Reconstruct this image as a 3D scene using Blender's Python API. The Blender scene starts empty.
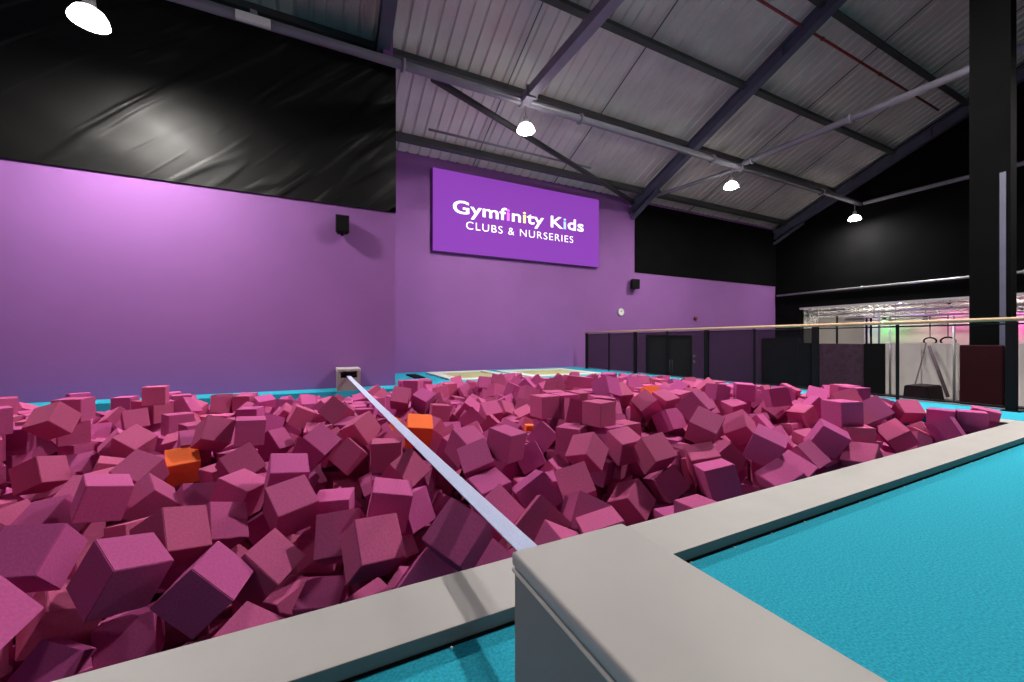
import bpy, bmesh, math, random
from mathutils import Vector, Matrix, Quaternion
R = math.radians
PI = math.pi
random.seed(7)
scene = bpy.context.scene
col = scene.collection

# ------------------------------------------------------------------ camera
YAW = R(26.4)
CAM_H = 0.9
FPX = 398.0
cam_data = bpy.data.cameras.new('camera')
cam_data.sensor_width = 36.0
cam_data.lens = FPX / 1024 * 36.0
cam_data.clip_start = 0.02
cam_data.clip_end = 200
cam = bpy.data.objects.new('camera', cam_data)
col.objects.link(cam)
cam.location = (0, 0, CAM_H)
cam.rotation_euler = (R(90), 0, -YAW)
scene.camera = cam
vs = scene.view_settings
vs.view_transform = 'Standard'
vs.look = 'None'
vs.gamma = 1.0
vs.use_curve_mapping = False
vs.exposure = 0.0
scene.cycles.max_bounces = 8
scene.cycles.diffuse_bounces = 5
scene.cycles.sample_clamp_indirect = 6.0
scene.cycles.use_denoising = True

CC, SS = math.cos(YAW), math.sin(YAW)
def on_x(px, py, X):
    """measured position on the vertical plane x = X"""
    u = (px - 512) / FPX
    d = X / (u * CC + SS)
    return Vector((X, d * (CC - u * SS), CAM_H - (py - 341) * d / FPX))
def on_y(px, py, Y):
    u = (px - 512) / FPX
    d = Y / (CC - u * SS)
    return Vector((d * (u * CC + SS), Y, CAM_H - (py - 341) * d / FPX))

# ------------------------------------------------------------------ materials
def mat(name, color, rough=0.6, metal=0.0, emis=None, strength=0.0, spec=0.5, alpha=1.0):
    m = bpy.data.materials.new(name)
    m.use_nodes = True
    b = m.node_tree.nodes['Principled BSDF']
    b.inputs['Base Color'].default_value = (*color, 1)
    b.inputs['Roughness'].default_value = rough
    b.inputs['Metallic'].default_value = metal
    b.inputs['Specular IOR Level'].default_value = spec
    b.inputs['Alpha'].default_value = alpha
    if emis:
        b.inputs['Emission Color'].default_value = (*emis, 1)
        b.inputs['Emission Strength'].default_value = strength
    return m
def nodes(m):
    nt = m.node_tree
    return nt, nt.nodes, nt.links, nt.nodes['Principled BSDF']
def vary(m, scale=4.0, amount=0.12, detail=4.0, bump=0.0, bump_scale=60.0, dist=0.01):
    """procedural tone variation plus fine bump"""
    nt, N, L, b = nodes(m)
    tc = N.new('ShaderNodeTexCoord')
    base = b.inputs['Base Color'].default_value[:]
    if amount:
        n = N.new('ShaderNodeTexNoise'); n.inputs['Scale'].default_value = scale; n.inputs['Detail'].default_value = detail
        L.new(tc.outputs['Object'], n.inputs['Vector'])
        r = N.new('ShaderNodeMapRange'); r.inputs['From Min'].default_value = 0.3; r.inputs['From Max'].default_value = 0.7
        r.inputs['To Min'].default_value = 1 - amount; r.inputs['To Max'].default_value = 1 + amount
        L.new(n.outputs['Fac'], r.inputs['Value'])
        v = N.new('ShaderNodeVectorMath'); v.operation = 'SCALE'; v.inputs[0].default_value = base[:3]
        L.new(r.outputs['Result'], v.inputs['Scale']); L.new(v.outputs['Vector'], b.inputs['Base Color'])
    if bump:
        n2 = N.new('ShaderNodeTexNoise'); n2.inputs['Scale'].default_value = bump_scale; n2.inputs['Detail'].default_value = 3
        L.new(tc.outputs['Object'], n2.inputs['Vector'])
        bp = N.new('ShaderNodeBump'); bp.inputs['Strength'].default_value = bump; bp.inputs['Distance'].default_value = dist
        L.new(n2.outputs['Fac'], bp.inputs['Height']); L.new(bp.outputs['Normal'], b.inputs['Normal'])
    return m

M = {}
M['purple'] = vary(mat('purple_paint', (0.245, 0.098, 0.308), 0.75, spec=0.2), 0.8, 0.05, bump=0.05, bump_scale=30)
M['carpet'] = vary(mat('turquoise_carpet', (0.026, 0.36, 0.49), 0.95, spec=0.1), 120, 0.22, 2, bump=0.5, bump_scale=260, dist=0.003)
M['lower_floor'] = vary(mat('dark_grey_floor', (0.05, 0.05, 0.055), 0.7), 3, 0.2)
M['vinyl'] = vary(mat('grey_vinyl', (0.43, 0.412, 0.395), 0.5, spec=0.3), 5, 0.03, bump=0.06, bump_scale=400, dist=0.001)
M['vinyl_shaded'] = vary(mat('shaded_grey_vinyl', (0.25, 0.235, 0.23), 0.55, spec=0.2), 5, 0.03, bump=0.06, bump_scale=400, dist=0.001)  # darker copy of the grey vinyl, side shade put into its colour
M['piping'] = mat('light_piping', (0.5, 0.49, 0.46), 0.5)
M['rubber'] = mat('black_rubber', (0.006, 0.006, 0.007), 0.9, spec=0.1)
M['black_clad'] = vary(mat('black_cladding', (0.0026, 0.0026, 0.003), 0.9, spec=0.06), 2, 0.2)
M['black_metal'] = mat('black_metal', (0.004, 0.004, 0.005), 0.6, spec=0.15)
M['steel'] = vary(mat('painted_grey_steel', (0.22, 0.21, 0.25), 0.45, spec=0.5), 2, 0.12)
M['rafter'] = vary(mat('blue_grey_rafter_steel', (0.085, 0.085, 0.13), 0.5), 2, 0.15)
M['purlin'] = vary(mat('dull_purlin_steel', (0.055, 0.055, 0.055), 0.6), 2, 0.2)
M['roof'] = vary(mat('white_liner_sheet', (0.66, 0.61, 0.57), 0.5, metal=0.0, spec=0.4), 0.7, 0.15)
M['galv'] = mat('galvanised_tube', (0.45, 0.45, 0.46), 0.35, metal=0.5)
M['red_pipe'] = mat('red_pipe', (0.25, 0.015, 0.02), 0.5)
M['white'] = mat('white_plastic', (0.75, 0.75, 0.73), 0.5)
M['cream'] = vary(mat('cream_wall', (0.62, 0.58, 0.50), 0.7), 1, 0.05)
M['grey_white'] = vary(mat('off_white_pad', (0.72, 0.67, 0.64), 0.6), 1.5, 0.08)
M['oxblood'] = vary(mat('oxblood_vinyl', (0.022, 0.003, 0.005), 0.7, spec=0.1), 3, 0.1)
M['plum_pad'] = vary(mat('dark_plum_vinyl', (0.05, 0.025, 0.045), 0.5, spec=0.3), 6, 0.3, bump=0.6, bump_scale=9, dist=0.03)
M['dark_pad'] = vary(mat('dark_brown_vinyl', (0.012, 0.006, 0.008), 0.7, spec=0.1), 3, 0.2)
M['timber'] = vary(mat('pale_timber', (0.55, 0.36, 0.19), 0.5), 30, 0.15)
M['webbing'] = vary(mat('blue_grey_webbing', (0.47, 0.52, 0.75), 0.7), 200, 0.15, bump=0.3, bump_scale=500, dist=0.001)
M['rope'] = vary(mat('rope', (0.12, 0.08, 0.10), 0.9), 200, 0.3)
M['door'] = vary(mat('dark_grey_door', (0.014, 0.016, 0.016), 0.6, spec=0.2), 2, 0.1)
M['glass'] = mat('dark_glass', (0.03, 0.035, 0.035), 0.08)
M['olive'] = mat('olive_bed', (0.42, 0.42, 0.20), 0.7)
M['cream_mat'] = mat('cream_mat', (0.62, 0.66, 0.60), 0.6)
M['lamp_lens'] = mat('lamp_lens', (1, 1, 1), 0.5, emis=(1.0, 0.955, 0.90), strength=820)
M['lens_near'] = mat('lens_near', (1, 1, 1), 0.5, emis=(1.0, 0.955, 0.90), strength=2350)
M['lens_left'] = mat('lens_left', (1, 1, 1), 0.5, emis=(1.0, 0.955, 0.90), strength=1050)
M['lamp_dome'] = mat('translucent_lamp_dome', (0.8, 0.8, 0.78), 0.5, emis=(1.0, 0.95, 0.90), strength=13)
M['lamp_body'] = mat('lamp_body', (0.35, 0.35, 0.36), 0.4, metal=0.6)
M['led_green'] = mat('led_green', (0.2, 1, 0.3), 0.5, emis=(0.12, 1.0, 0.22), strength=150)
M['led_purple'] = mat('led_purple', (0.5, 0.2, 1), 0.5, emis=(0.42, 0.14, 1.0), strength=170)
M['led_pink'] = mat('led_pink', (1, 0.1, 0.6), 0.5, emis=(1.0, 0.06, 0.55), strength=200)
M['led_white'] = mat('led_white', (1, 1, 1), 0.5, emis=(1.0, 0.93, 0.85), strength=45)

# black vinyl sheet: glossy with diagonal wrinkles
def tarp_material():
    m = mat('black_vinyl_sheet', (0.0035, 0.0035, 0.0032), 0.49, spec=0.26)
    nt, N, L, b = nodes(m)
    tc = N.new('ShaderNodeTexCoord')
    mp = N.new('ShaderNodeMapping'); mp.vector_type = 'TEXTURE'; mp.inputs['Rotation'].default_value = (0, R(-42), 0); mp.inputs['Scale'].default_value = (2.6, 1, 0.42)
    n = N.new('ShaderNodeTexNoise'); n.inputs['Scale'].default_value = 1.0; n.inputs['Detail'].default_value = 1.5; n.inputs['Distortion'].default_value = 0.8
    L.new(tc.outputs['Object'], mp.inputs['Vector']); L.new(mp.outputs['Vector'], n.inputs['Vector'])
    n2 = N.new('ShaderNodeTexNoise'); n2.inputs['Scale'].default_value = 4.0; n2.inputs['Detail'].default_value = 3
    L.new(tc.outputs['Object'], n2.inputs['Vector'])
    pw = N.new('ShaderNodeMapRange'); pw.interpolation_type = 'SMOOTHERSTEP'; pw.inputs['From Min'].default_value = 0.42; pw.inputs['From Max'].default_value = 0.68
    L.new(n.outputs['Fac'], pw.inputs['Value'])
    ad = N.new('ShaderNodeMath'); ad.operation = 'MULTIPLY_ADD'; ad.inputs[1].default_value = 0.10
    L.new(n2.outputs['Fac'], ad.inputs[0]); L.new(pw.outputs['Result'], ad.inputs[2])
    bp = N.new('ShaderNodeBump'); bp.inputs['Strength'].default_value = 0.5; bp.inputs['Distance'].default_value = 0.05
    L.new(ad.outputs[0], bp.inputs['Height']); L.new(bp.outputs['Normal'], b.inputs['Normal'])
    return m
M['tarp'] = tarp_material()

# dark safety net: fine mesh, seen as an even half-transparent veil
def net_material():
    m = mat('black_safety_net', (0.010, 0.009, 0.011), 0.9, alpha=0.58, spec=0.1)
    return m
M['net'] = net_material()

# lit sign face: purple light box, a little brighter in the middle where its tubes sit
def sign_material():
    m = mat('purple_light_box', (0.03, 0.008, 0.05), 0.8, spec=0.05, emis=(0.262, 0.054, 0.455), strength=1.0)
    return m
M['sign'] = sign_material()
M['letter_white'] = mat('letter_white', (0.9, 0.9, 0.9), 0.5, emis=(0.95, 0.90, 1.0), strength=1.0)
M['letter_violet'] = mat('letter_violet', (0.6, 0.1, 0.9), 0.5, emis=(0.75, 0.16, 0.95), strength=1.0)
M['letter_yellow'] = mat('letter_yellow', (0.9, 0.8, 0.2), 0.5, emis=(0.95, 0.80, 0.35), strength=1.0)
M['letter_blue'] = mat('letter_blue', (0.3, 0.5, 1), 0.5, emis=(0.40, 0.62, 1.0), strength=1.0)

def foam(name, color, from_attribute=False):
    m = mat(name, color, 0.95, spec=0.08)
    nt, N, L, b = nodes(m)
    if from_attribute:
        src = N.new('ShaderNodeAttribute'); src.attribute_name = 'tone'; out = src.outputs['Color']
    else:
        src = N.new('ShaderNodeObjectInfo'); out = src.outputs['Color']
    tc = N.new('ShaderNodeTexCoord')
    n = N.new('ShaderNodeTexNoise'); n.inputs['Scale'].default_value = 90; n.inputs['Detail'].default_value = 3
    L.new(tc.outputs['Object'], n.inputs['Vector'])
    r = N.new('ShaderNodeMapRange'); r.inputs['From Min'].default_value = 0.3; r.inputs['From Max'].default_value = 0.7
    r.inputs['To Min'].default_value = 0.9; r.inputs['To Max'].default_value = 1.1
    L.new(n.outputs['Fac'], r.inputs['Value'])
    v = N.new('ShaderNodeVectorMath'); v.operation = 'SCALE'
    L.new(out, v.inputs[0]); L.new(r.outputs['Result'], v.inputs['Scale']); L.new(v.outputs['Vector'], b.inputs['Base Color'])
    bp = N.new('ShaderNodeBump'); bp.inputs['Strength'].default_value = 0.25; bp.inputs['Distance'].default_value = 0.002
    L.new(n.outputs['Fac'], bp.inputs['Height']); L.new(bp.outputs['Normal'], b.inputs['Normal'])
    return m
M['foam'] = foam('foam', (0.45, 0.08, 0.2))
M['foam_rest'] = foam('foam_rest', (0.45, 0.08, 0.2), True)

# ------------------------------------------------------------------ mesh helpers
def box(bm, lo, hi, bevel=0.0, seg=2, mi=0):
    lo, hi = Vector(lo), Vector(hi)
    g = bmesh.ops.create_cube(bm, size=1)
    vs_ = g['verts']
    s = hi - lo
    for v in vs_:
        v.co = Vector((v.co.x * s.x, v.co.y * s.y, v.co.z * s.z)) + (lo + hi) / 2
    fs = list({f for v in vs_ for f in v.link_faces})
    for f in fs: f.material_index = mi
    if bevel:
        es = list({e for v in vs_ for e in v.link_edges})
        bmesh.ops.bevel(bm, geom=es, offset=bevel, segments=seg, affect='EDGES', profile=0.6)
def tube(bm, a, b, r, n=12, r2=None, caps=True):
    a, b = Vector(a), Vector(b)
    z = (b - a).normalized()
    x = z.orthogonal().normalized(); y = z.cross(x)
    r2 = r if r2 is None else r2
    A = [bm.verts.new(a + (x * math.cos(2*PI*i/n) + y * math.sin(2*PI*i/n)) * r) for i in range(n)]
    B = [bm.verts.new(b + (x * math.cos(2*PI*i/n) + y * math.sin(2*PI*i/n)) * r2) for i in range(n)]
    for i in range(n):
        f = bm.faces.new((A[i], A[(i+1) % n], B[(i+1) % n], B[i])); f.smooth = True
    if caps:
        bm.faces.new(A[::-1]); bm.faces.new(B)
def beam(bm, a, b, w, h, up=(0, 0, 1), flange=None):
    """rectangular bar from a to b, or an I section when a flange thickness is given; w across, h along up"""
    a, b, up = Vector(a), Vector(b), Vector(up)
    z = (b - a).normalized(); x = z.cross(up).normalized(); y = x.cross(z).normalized()
    def bar(x0, x1, y0, y1):
        P = [[e + x * u + y * v for u, v in ((x0, y0), (x1, y0), (x1, y1), (x0, y1))] for e in (a, b)]
        V = [[bm.verts.new(p) for p in q] for q in P]
        for i in range(4): bm.faces.new((V[0][i], V[0][(i+1) % 4], V[1][(i+1) % 4], V[1][i]))
        bm.faces.new(V[0][::-1]); bm.faces.new(V[1])
    if flange:
        bar(-w/2, w/2, h/2 - flange, h/2); bar(-w/2, w/2, -h/2, -h/2 + flange); bar(-flange/2, flange/2, -h/2 + flange, h/2 - flange)
    else:
        bar(-w/2, w/2, -h/2, h/2)
def lathe(bm, prof, cx, cy, n=24):
    rings = []
    for r, z in prof:
        rings.append([bm.verts.new((cx + r * math.cos(2*PI*i/n), cy + r * math.sin(2*PI*i/n), z)) for i in range(n)] if r > 1e-5 else [bm.verts.new((cx, cy, z))])
    for a, b in zip(rings, rings[1:]):
        for i in range(n):
            j = (i + 1) % n
            if len(a) == 1: f = bm.faces.new((a[0], b[i], b[j]))
            elif len(b) == 1: f = bm.faces.new((a[i], a[j], b[0]))
            else: f = bm.faces.new((a[i], a[j], b[j], b[i]))
            f.smooth = True
def obj(name, bm, m, parent=None, loc=None):
    bmesh.ops.recalc_face_normals(bm, faces=bm.faces)
    me = bpy.data.meshes.new(name); bm.to_mesh(me); bm.free()
    for mm in (m if isinstance(m, (list, tuple)) else [m]): me.materials.append(mm)
    o = bpy.data.objects.new(name, me); col.objects.link(o)
    if parent is not None:
        o.parent = parent; o.matrix_parent_inverse = Matrix.Translation(-parent.location)
    return o
def tag(o, label=None, cat=None, group=None, kind=None):
    if label: o['label'] = label
    if cat: o['category'] = cat
    if group: o['group'] = group
    if kind: o['kind'] = kind
    return o
def thing(name, label, cat, loc, group=None):
    o = bpy.data.objects.new(name, None); o.empty_display_size = 0.1; o.location = loc; col.objects.link(o)
    return tag(o, label, cat, group)
def struct(name, bm, m, label=None):
    o = obj(name, bm, m); o['kind'] = 'structure'
    if label: o['label'] = label
    return o
def B(lo, hi, bevel=0.0, seg=2):
    bm = bmesh.new(); box(bm, lo, hi, bevel, seg); return bm

# ------------------------------------------------------------------ room constants
PX0, PX1, PY0, PY1, PZ = -4.4, 6.45, 1.40, 7.75, -0.86     # foam pit
NWY, FWY, CX0, GX = 8.30, 11.43, 1.47, 19.7                # near wall, far wall, corner, gable
EAVE, SLOPE = 6.25, 0.44
def roof_z(y): return EAVE + SLOPE * (FWY - y)
RIDGE = -3.0
BACK, LEFT, LOW = -9.0, -9.0, -1.2
PLAT = 8.15
BAND = 3.50

# floor: raised platform in turquoise carpet with the pit opening
bm = bmesh.new()
for lo, hi in (((LEFT, BACK, -0.2), (PLAT, PY0, 0)), ((LEFT, PY0, -0.2), (PX0, PY1, 0)), ((PX1, PY0, -0.2), (PLAT, PY1, 0)), ((LEFT, PY1, -0.2), (PLAT, FWY, 0))):
    box(bm, lo, hi)
struct('floor', bm, M['carpet'], 'raised platform floor in turquoise carpet around the foam pit')
bm = bmesh.new(); box(bm, (PLAT, BACK, LOW - 0.2), (26, 14.5, LOW)); struct('floor', bm, M['lower_floor'], 'dark grey lower floor beyond the platform')
bm = bmesh.new()
box(bm, (PLAT - 0.02, BACK, LOW), (PLAT, FWY, -0.2)); struct('trim_1', bm, M['black_clad'], 'black fascia under the platform edge')
bm = bmesh.new()
box(bm, (PLAT - 0.06, BACK, 0.0), (PLAT, FWY, 0.012)); struct('trim_2', bm, M['steel'], 'pale nosing strip along the platform edge')
# pit shell
bm = bmesh.new()
box(bm, (PX0 - .1, PY0 - .1, PZ - .1), (PX1 + .1, PY1 + .1, PZ))
box(bm, (PX0 - .1, PY0 - .1, PZ), (PX0, PY1 + .1, -0.2)); box(bm, (PX1, PY0 - .1, PZ), (PX1 + .1, PY1 + .1, -0.2))
box(bm, (PX0, PY0 - .1, PZ), (PX1, PY0, -0.2)); box(bm, (PX0, PY1, PZ), (PX1, PY1 + .1, -0.2))
struct('trim_3', bm, M['rubber'], 'black liner of the foam pit')

# walls
struct('wall_left', B((LEFT, NWY, 0), (CX0, NWY + 0.25, 6.6)), M['purple'], 'near purple wall on the left')
bm = bmesh.new(); box(bm, (CX0 - 0.2, NWY + 0.25, 0), (CX0, FWY + 0.25, 7.6)); struct('wall_return', bm, M['purple'])
bm = bmesh.new(); box(bm, (CX0 - 0.2, FWY, LOW), (GX + 0.3, FWY + 0.25, EAVE + 0.02))
struct('wall_back', bm, M['purple'], 'recessed purple wall carrying the lit sign')
# gable: black, open below z = 2.37 between y = 10.35 and the near end
bm = bmesh.new()
t = 0.3
box(bm, (GX, 10.35, LOW), (GX + t, FWY + .25, 2.37))
pts = [(BACK, 2.37), (FWY + .25, 2.37), (FWY + .25, roof_z(FWY + .25)), (RIDGE, roof_z(RIDGE)), (BACK, roof_z(RIDGE) - SLOPE * (RIDGE - BACK))]
A_ = [bm.verts.new((GX, y, z)) for y, z in pts]; B_ = [bm.verts.new((GX + t, y, z)) for y, z in pts]
bm.faces.new(A_); bm.faces.new(B_[::-1])
for i in range(5): bm.faces.new((A_[i], A_[(i+1) % 5], B_[(i+1) % 5], B_[i]))
struct('wall_right', bm, M['black_clad'], 'black clad gable wall, open below into the brightly lit next hall')
struct('wall_rear', B((LEFT, BACK - .2, LOW), (GX + .3, BACK, 13)), M['black_clad'])
struct('wall_side', B((LEFT - .2, BACK, 0), (LEFT, NWY, 13)), M['purple'])
struct('trim_4', B((GX - 0.03, BACK, 2.32), (GX + 0.05, 10.35, 2.40)), M['galv'], 'pale metal edge of the black gable cladding')

# roof: trapezoidal liner sheet, ribs run up the slope
def roof_sheet(name, y0, z0, y1, z1):
    bm = bmesh.new(); pitch = 0.3; x = LEFT; top = []; 
    xs = []
    while x < GX + 0.3:
        xs += [(x, 0), (x + 0.20, 0), (x + 0.225, 0.05), (x + 0.275, 0.05)]
        x += pitch
    lo = [bm.verts.new((a, y0, z0 + h)) for a, h in xs]; hi = [bm.verts.new((a, y1, z1 + h)) for a, h in xs]
    for i in range(len(xs) - 1): bm.faces.new((lo[i], lo[i+1], hi[i+1], hi[i]))
    lo2 = [bm.verts.new(v.co + Vector((0, 0, 0.15))) for v in (lo[0], lo[-1])]; hi2 = [bm.verts.new(v.co + Vector((0, 0, 0.15))) for v in (hi[0], hi[-1])]
    bm.faces.new((lo2[0], lo2[1], hi2[1], hi2[0]))
    return struct(name, bm, M['roof'])
roof_sheet('ceiling', FWY + .25, roof_z(FWY + .25), RIDGE, roof_z(RIDGE))
roof_sheet('ceiling', RIDGE, roof_z(RIDGE), BACK, roof_z(RIDGE) - SLOPE * (RIDGE - BACK))

# ------------------------------------------------------------------ roof steelwork
def up_n(): return Vector((0, SLOPE, 1)).normalized()
for k, X in enumerate((1.28, 10.72, 19.55)):
    bm = bmesh.new()
    off = -0.38
    beam(bm, (X, FWY, roof_z(FWY) + off), (X, RIDGE, roof_z(RIDGE) + off), 0.22 if k else 0.25, 0.36, up_n(), 0.03)
    # haunch and end plate at the eave
    beam(bm, (X, FWY - 0.02, roof_z(FWY) - 0.75), (X, FWY - 1.3, roof_z(FWY - 1.3) - 0.66), 0.18, 0.06, up_n())
    for yy in (9.0, 6.0, 3.0):
        beam(bm, (X, yy, roof_z(yy) - 0.56), (X, yy, roof_z(yy) - 0.22), 0.2, 0.02, (0, 1, 0))
    o = obj('roof_rafter', bm, M['rafter'])
    tag(o, ('grey roof rafter rising above the end of the black sheet', 'dark blue-grey roof rafter rising from the eave beside the black upper wall', 'dark roof rafter running up along the top of the black gable wall')[k], 'roof beam', 'sloping roof rafters')
PL = {0: 'nearest the eave', 1: 'second up from the eave', 2: 'third up from the eave', 3: 'fourth up from the eave'}
for k, Y in enumerate((10.85, 8.95, 7.05, 5.15, 3.25, 1.35, -0.55)):
    bm = bmesh.new(); z = roof_z(Y) - 0.13
    beam(bm, (LEFT, Y, z), (GX, Y, z), 0.07, 0.22, up_n())
    beam(bm, (LEFT, Y - 0.03, z - 0.115), (GX, Y - 0.03, z - 0.115), 0.13, 0.015, up_n())
    o = obj('roof_purlin', bm, M['purlin'])
    tag(o, 'dark roof purlin under the ribbed sheeting, ' + PL.get(k, 'highest of all, nearest the ridge' if k == 6 else 'high near the ridge'), 'roof beam', 'roof purlins')
for k, X in enumerate((4.3, 7.2, 13.7, 16.7)):
    bm = bmesh.new(); beam(bm, (X, FWY - .1, roof_z(FWY - .1) - 0.09), (X, RIDGE, roof_z(RIDGE) - 0.09), 0.02, 0.02, up_n())
    tag(obj('sag_rod', bm, M['rafter']), 'thin dark rod crossing the purlins ' + ('above the left end of the sign', 'above the middle of the sign', 'just right of the dark blue-grey rafter', 'near the black gable wall')[k], 'roof rod', 'roof sag rods')

TZ = 6.38; TY = 8.05
def tube_thing(name, a, b, r, m, label, cat, collars=(), grp=None, square=False):
    a, b = Vector(a), Vector(b)
    e = thing(name, label, cat, a, grp)
    bm = bmesh.new()
    if square: beam(bm, a, b, r * 2, r * 2)
    else: tube(bm, a, b, r, 14)
    obj('tube', bm, m, e)
    for tt in collars:
        p = a.lerp(b, tt); d = (b - a).normalized() * 0.03
        bm = bmesh.new()
        if square: beam(bm, p - d, p + d, r * 2.7, r * 2.7)
        else: tube(bm, p - d, p + d, r * 1.5, 14)
        obj('joint_plate', bm, m, e)
    return e
G = 'tubular braces under the roof'
tube_thing('brace_tube', (LEFT, TY, TZ), (GX - 0.1, TY, TZ), 0.085, M['steel'], 'long horizontal grey brace running from above the black sheet to the gable wall', 'brace', (0.37, 0.463, 0.52, 0.69, 0.735, 0.9), G)
tube_thing('brace_tube', (4.3, TY - .09, TZ + .02), (4.3, -6, TZ + .02), 0.10, M['steel'], 'thick horizontal brace running towards the camera above the lit sign', 'brace', (0.02, 0.25), G, square=True)
tube_thing('brace_tube', (12.07, TY - .09, TZ + .1), (12.07, -6, TZ + .1), 0.085, M['steel'], 'horizontal brace crossing in front of the roof towards the black column', 'brace', (0.02, 0.2), G)
tube_thing('brace_tube', (GX - 0.12, TY - .09, TZ), (GX - 0.12, -6, TZ), 0.075, M['steel'], 'horizontal brace running along the black gable wall', 'brace', (), G)
tube_thing('brace_tube', (2.2, TY + .09, TZ - .02), (10.72, FWY - .1, 6.1), 0.075, M['purlin'], 'dark diagonal brace from the long brace to the foot of the dark blue-grey rafter', 'brace', (), G)
tube_thing('brace_tube', (12.0, TY + .09, TZ - .02), (10.82, FWY - .1, 6.1), 0.06, M['steel'], 'short diagonal brace right of the foot of the dark blue-grey rafter', 'brace', (), G)
tube_thing('conduit', (2.6, 10.0, 6.28), (7.7, 10.0, 6.28), 0.03, M['steel'], 'thin grey conduit slung under the roof above the sign', 'pipe')
tube_thing('sprinkler_pipe', (8.6, 5.58, 8.62), (18.7, 5.58, 8.62), 0.03, M['red_pipe'], 'thin dark red pipe under the right side of the roof', 'pipe', (0.3, 0.6))
tube_thing('wall_rail', (GX - .08, 11.3, 3.04), (GX - .08, -5, 3.04), 0.045, M['galv'], 'pale metal tube running along the lower black gable wall', 'pipe', (0.2, 0.45))
e = thing('emergency_light', 'small white box light fixed on the long brace over the black sheet', 'light', (-0.92, TY - 0.1, TZ - 0.06))
bm = B((-1.17, TY - 0.17, TZ - 0.15), (-0.67, TY - 0.09, TZ - 0.01), 0.015); obj('housing', bm, M['white'], e)
bm = B((-0.97, TY - 0.12, TZ - 0.01), (-0.87, TY - 0.04, TZ + 0.10), 0.01); obj('bracket', bm, M['steel'], e)

# ------------------------------------------------------------------ lamps
def lamp(x, y, z, ztop, label, lens='lamp_lens', k=1.0):
    e = thing('high_bay_lamp', label, 'lamp', (x, y, z), 'pendant high bay lamps')
    bm = bmesh.new(); lathe(bm, [(0.20 * k, z), (0.205 * k, z + .01), (0.19 * k, z + .06), (0.15 * k, z + .13), (0.07, z + .18)], x, y)
    dome = obj('reflector', bm, M['lamp_dome'], e)
    bm = bmesh.new(); lathe(bm, [(0.07, z + .18), (0.06, z + .26), (0.055, z + .33), (0.0, z + .34)], x, y); obj('driver_housing', bm, M['lamp_body'], e)
    bm = bmesh.new(); lathe(bm, [(0.0, z - 0.035), (0.08 * k, z - 0.03), (0.15 * k, z - 0.012), (0.185 * k, z + 0.015), (0.0, z + 0.02)], x, y)
    obj('lens', bm, M[lens], dome)
    bm = bmesh.new(); tube(bm, (x, y, z + .33), (x, y, ztop), 0.012, 8); obj('hanging_rod', bm, M['steel'], e)
LZ = 5.72
lamp(-2.5, 6.75, 4.85, roof_z(6.75) - .3, 'glowing lamp at the top left in front of the black sheet', 'lens_left', 0.95)
lamp(4.35, TY, LZ, TZ - .08, 'glowing lamp hanging in front of the sign wall left of the rafter')
lamp(11.6, TY, LZ - .05, TZ - .08, 'glowing lamp between the rafter and the black gable wall')
lamp(18.85, TY - .1, LZ - .1, TZ - .08, 'glowing lamp closest to the black gable wall')
for x, y, l in ((7.0, 2.6, 'lamp high above the right end of the foam pit'), (12.07, 0.4, 'lamp above the lower floor'), (-3.6, -2.5, 'added fill lamp above the platform behind the camera')):  # the one behind the camera is an added fill for left-facing sides
    lamp(x, y, 7.3 if x == 7 else LZ, roof_z(y) - .3 if x < 8 else TZ, l, 'lens_near' if x == 7 else 'lamp_lens', 0.5 if x < 0 else 1.0)

# ------------------------------------------------------------------ black sheets on the walls
def sheet(name, x0, x1, y, z0, z1, label, sag, m='tarp'):
    bm = bmesh.new(); nx, nz = 60, 24; rnd = random.Random(3)
    fr, bk = [], []
    for j in range(nz + 1):
        row = []
        for i in range(nx + 1):
            u, v = i / nx, j / nz
            x = x0 + (x1 - x0) * u; z = z0 + (z1 - z0) * v
            edge = min(1, min(v, 1 - v) * 8, min(u, 1 - u) * 20)
            w = 0.012 * math.sin(5.1 * (x * 0.8 + z * 1.3)) + 0.010 * math.sin(9.3 * (x * .7 + z * 0.9) + 1.7 * math.sin(x * 1.3))
            row.append(bm.verts.new((x, y - sag * edge * (1 + w * 20), z)))
        fr.append(row)
    for j in range(nz):
        for i in range(nx):
            f = bm.faces.new((fr[j][i], fr[j][i+1], fr[j+1][i+1], fr[j+1][i])); f.smooth = True
    box(bm, (x0, y, z0), (x1, y + 0.02, z1))
    return tag(obj(name, bm, M[m]), label, 'sheet')
sheet('black_sheet', LEFT, CX0 + 0.01, NWY - 0.03, BAND, 6.62, 'wrinkled black vinyl sheet covering the wall above the near purple wall', 0.02)
sheet('black_sheet', 10.85, GX, FWY - 0.03, BAND, EAVE - .1, 'black vinyl sheet covering the upper wall right of the rafter', 0.015, 'black_clad')

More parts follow.
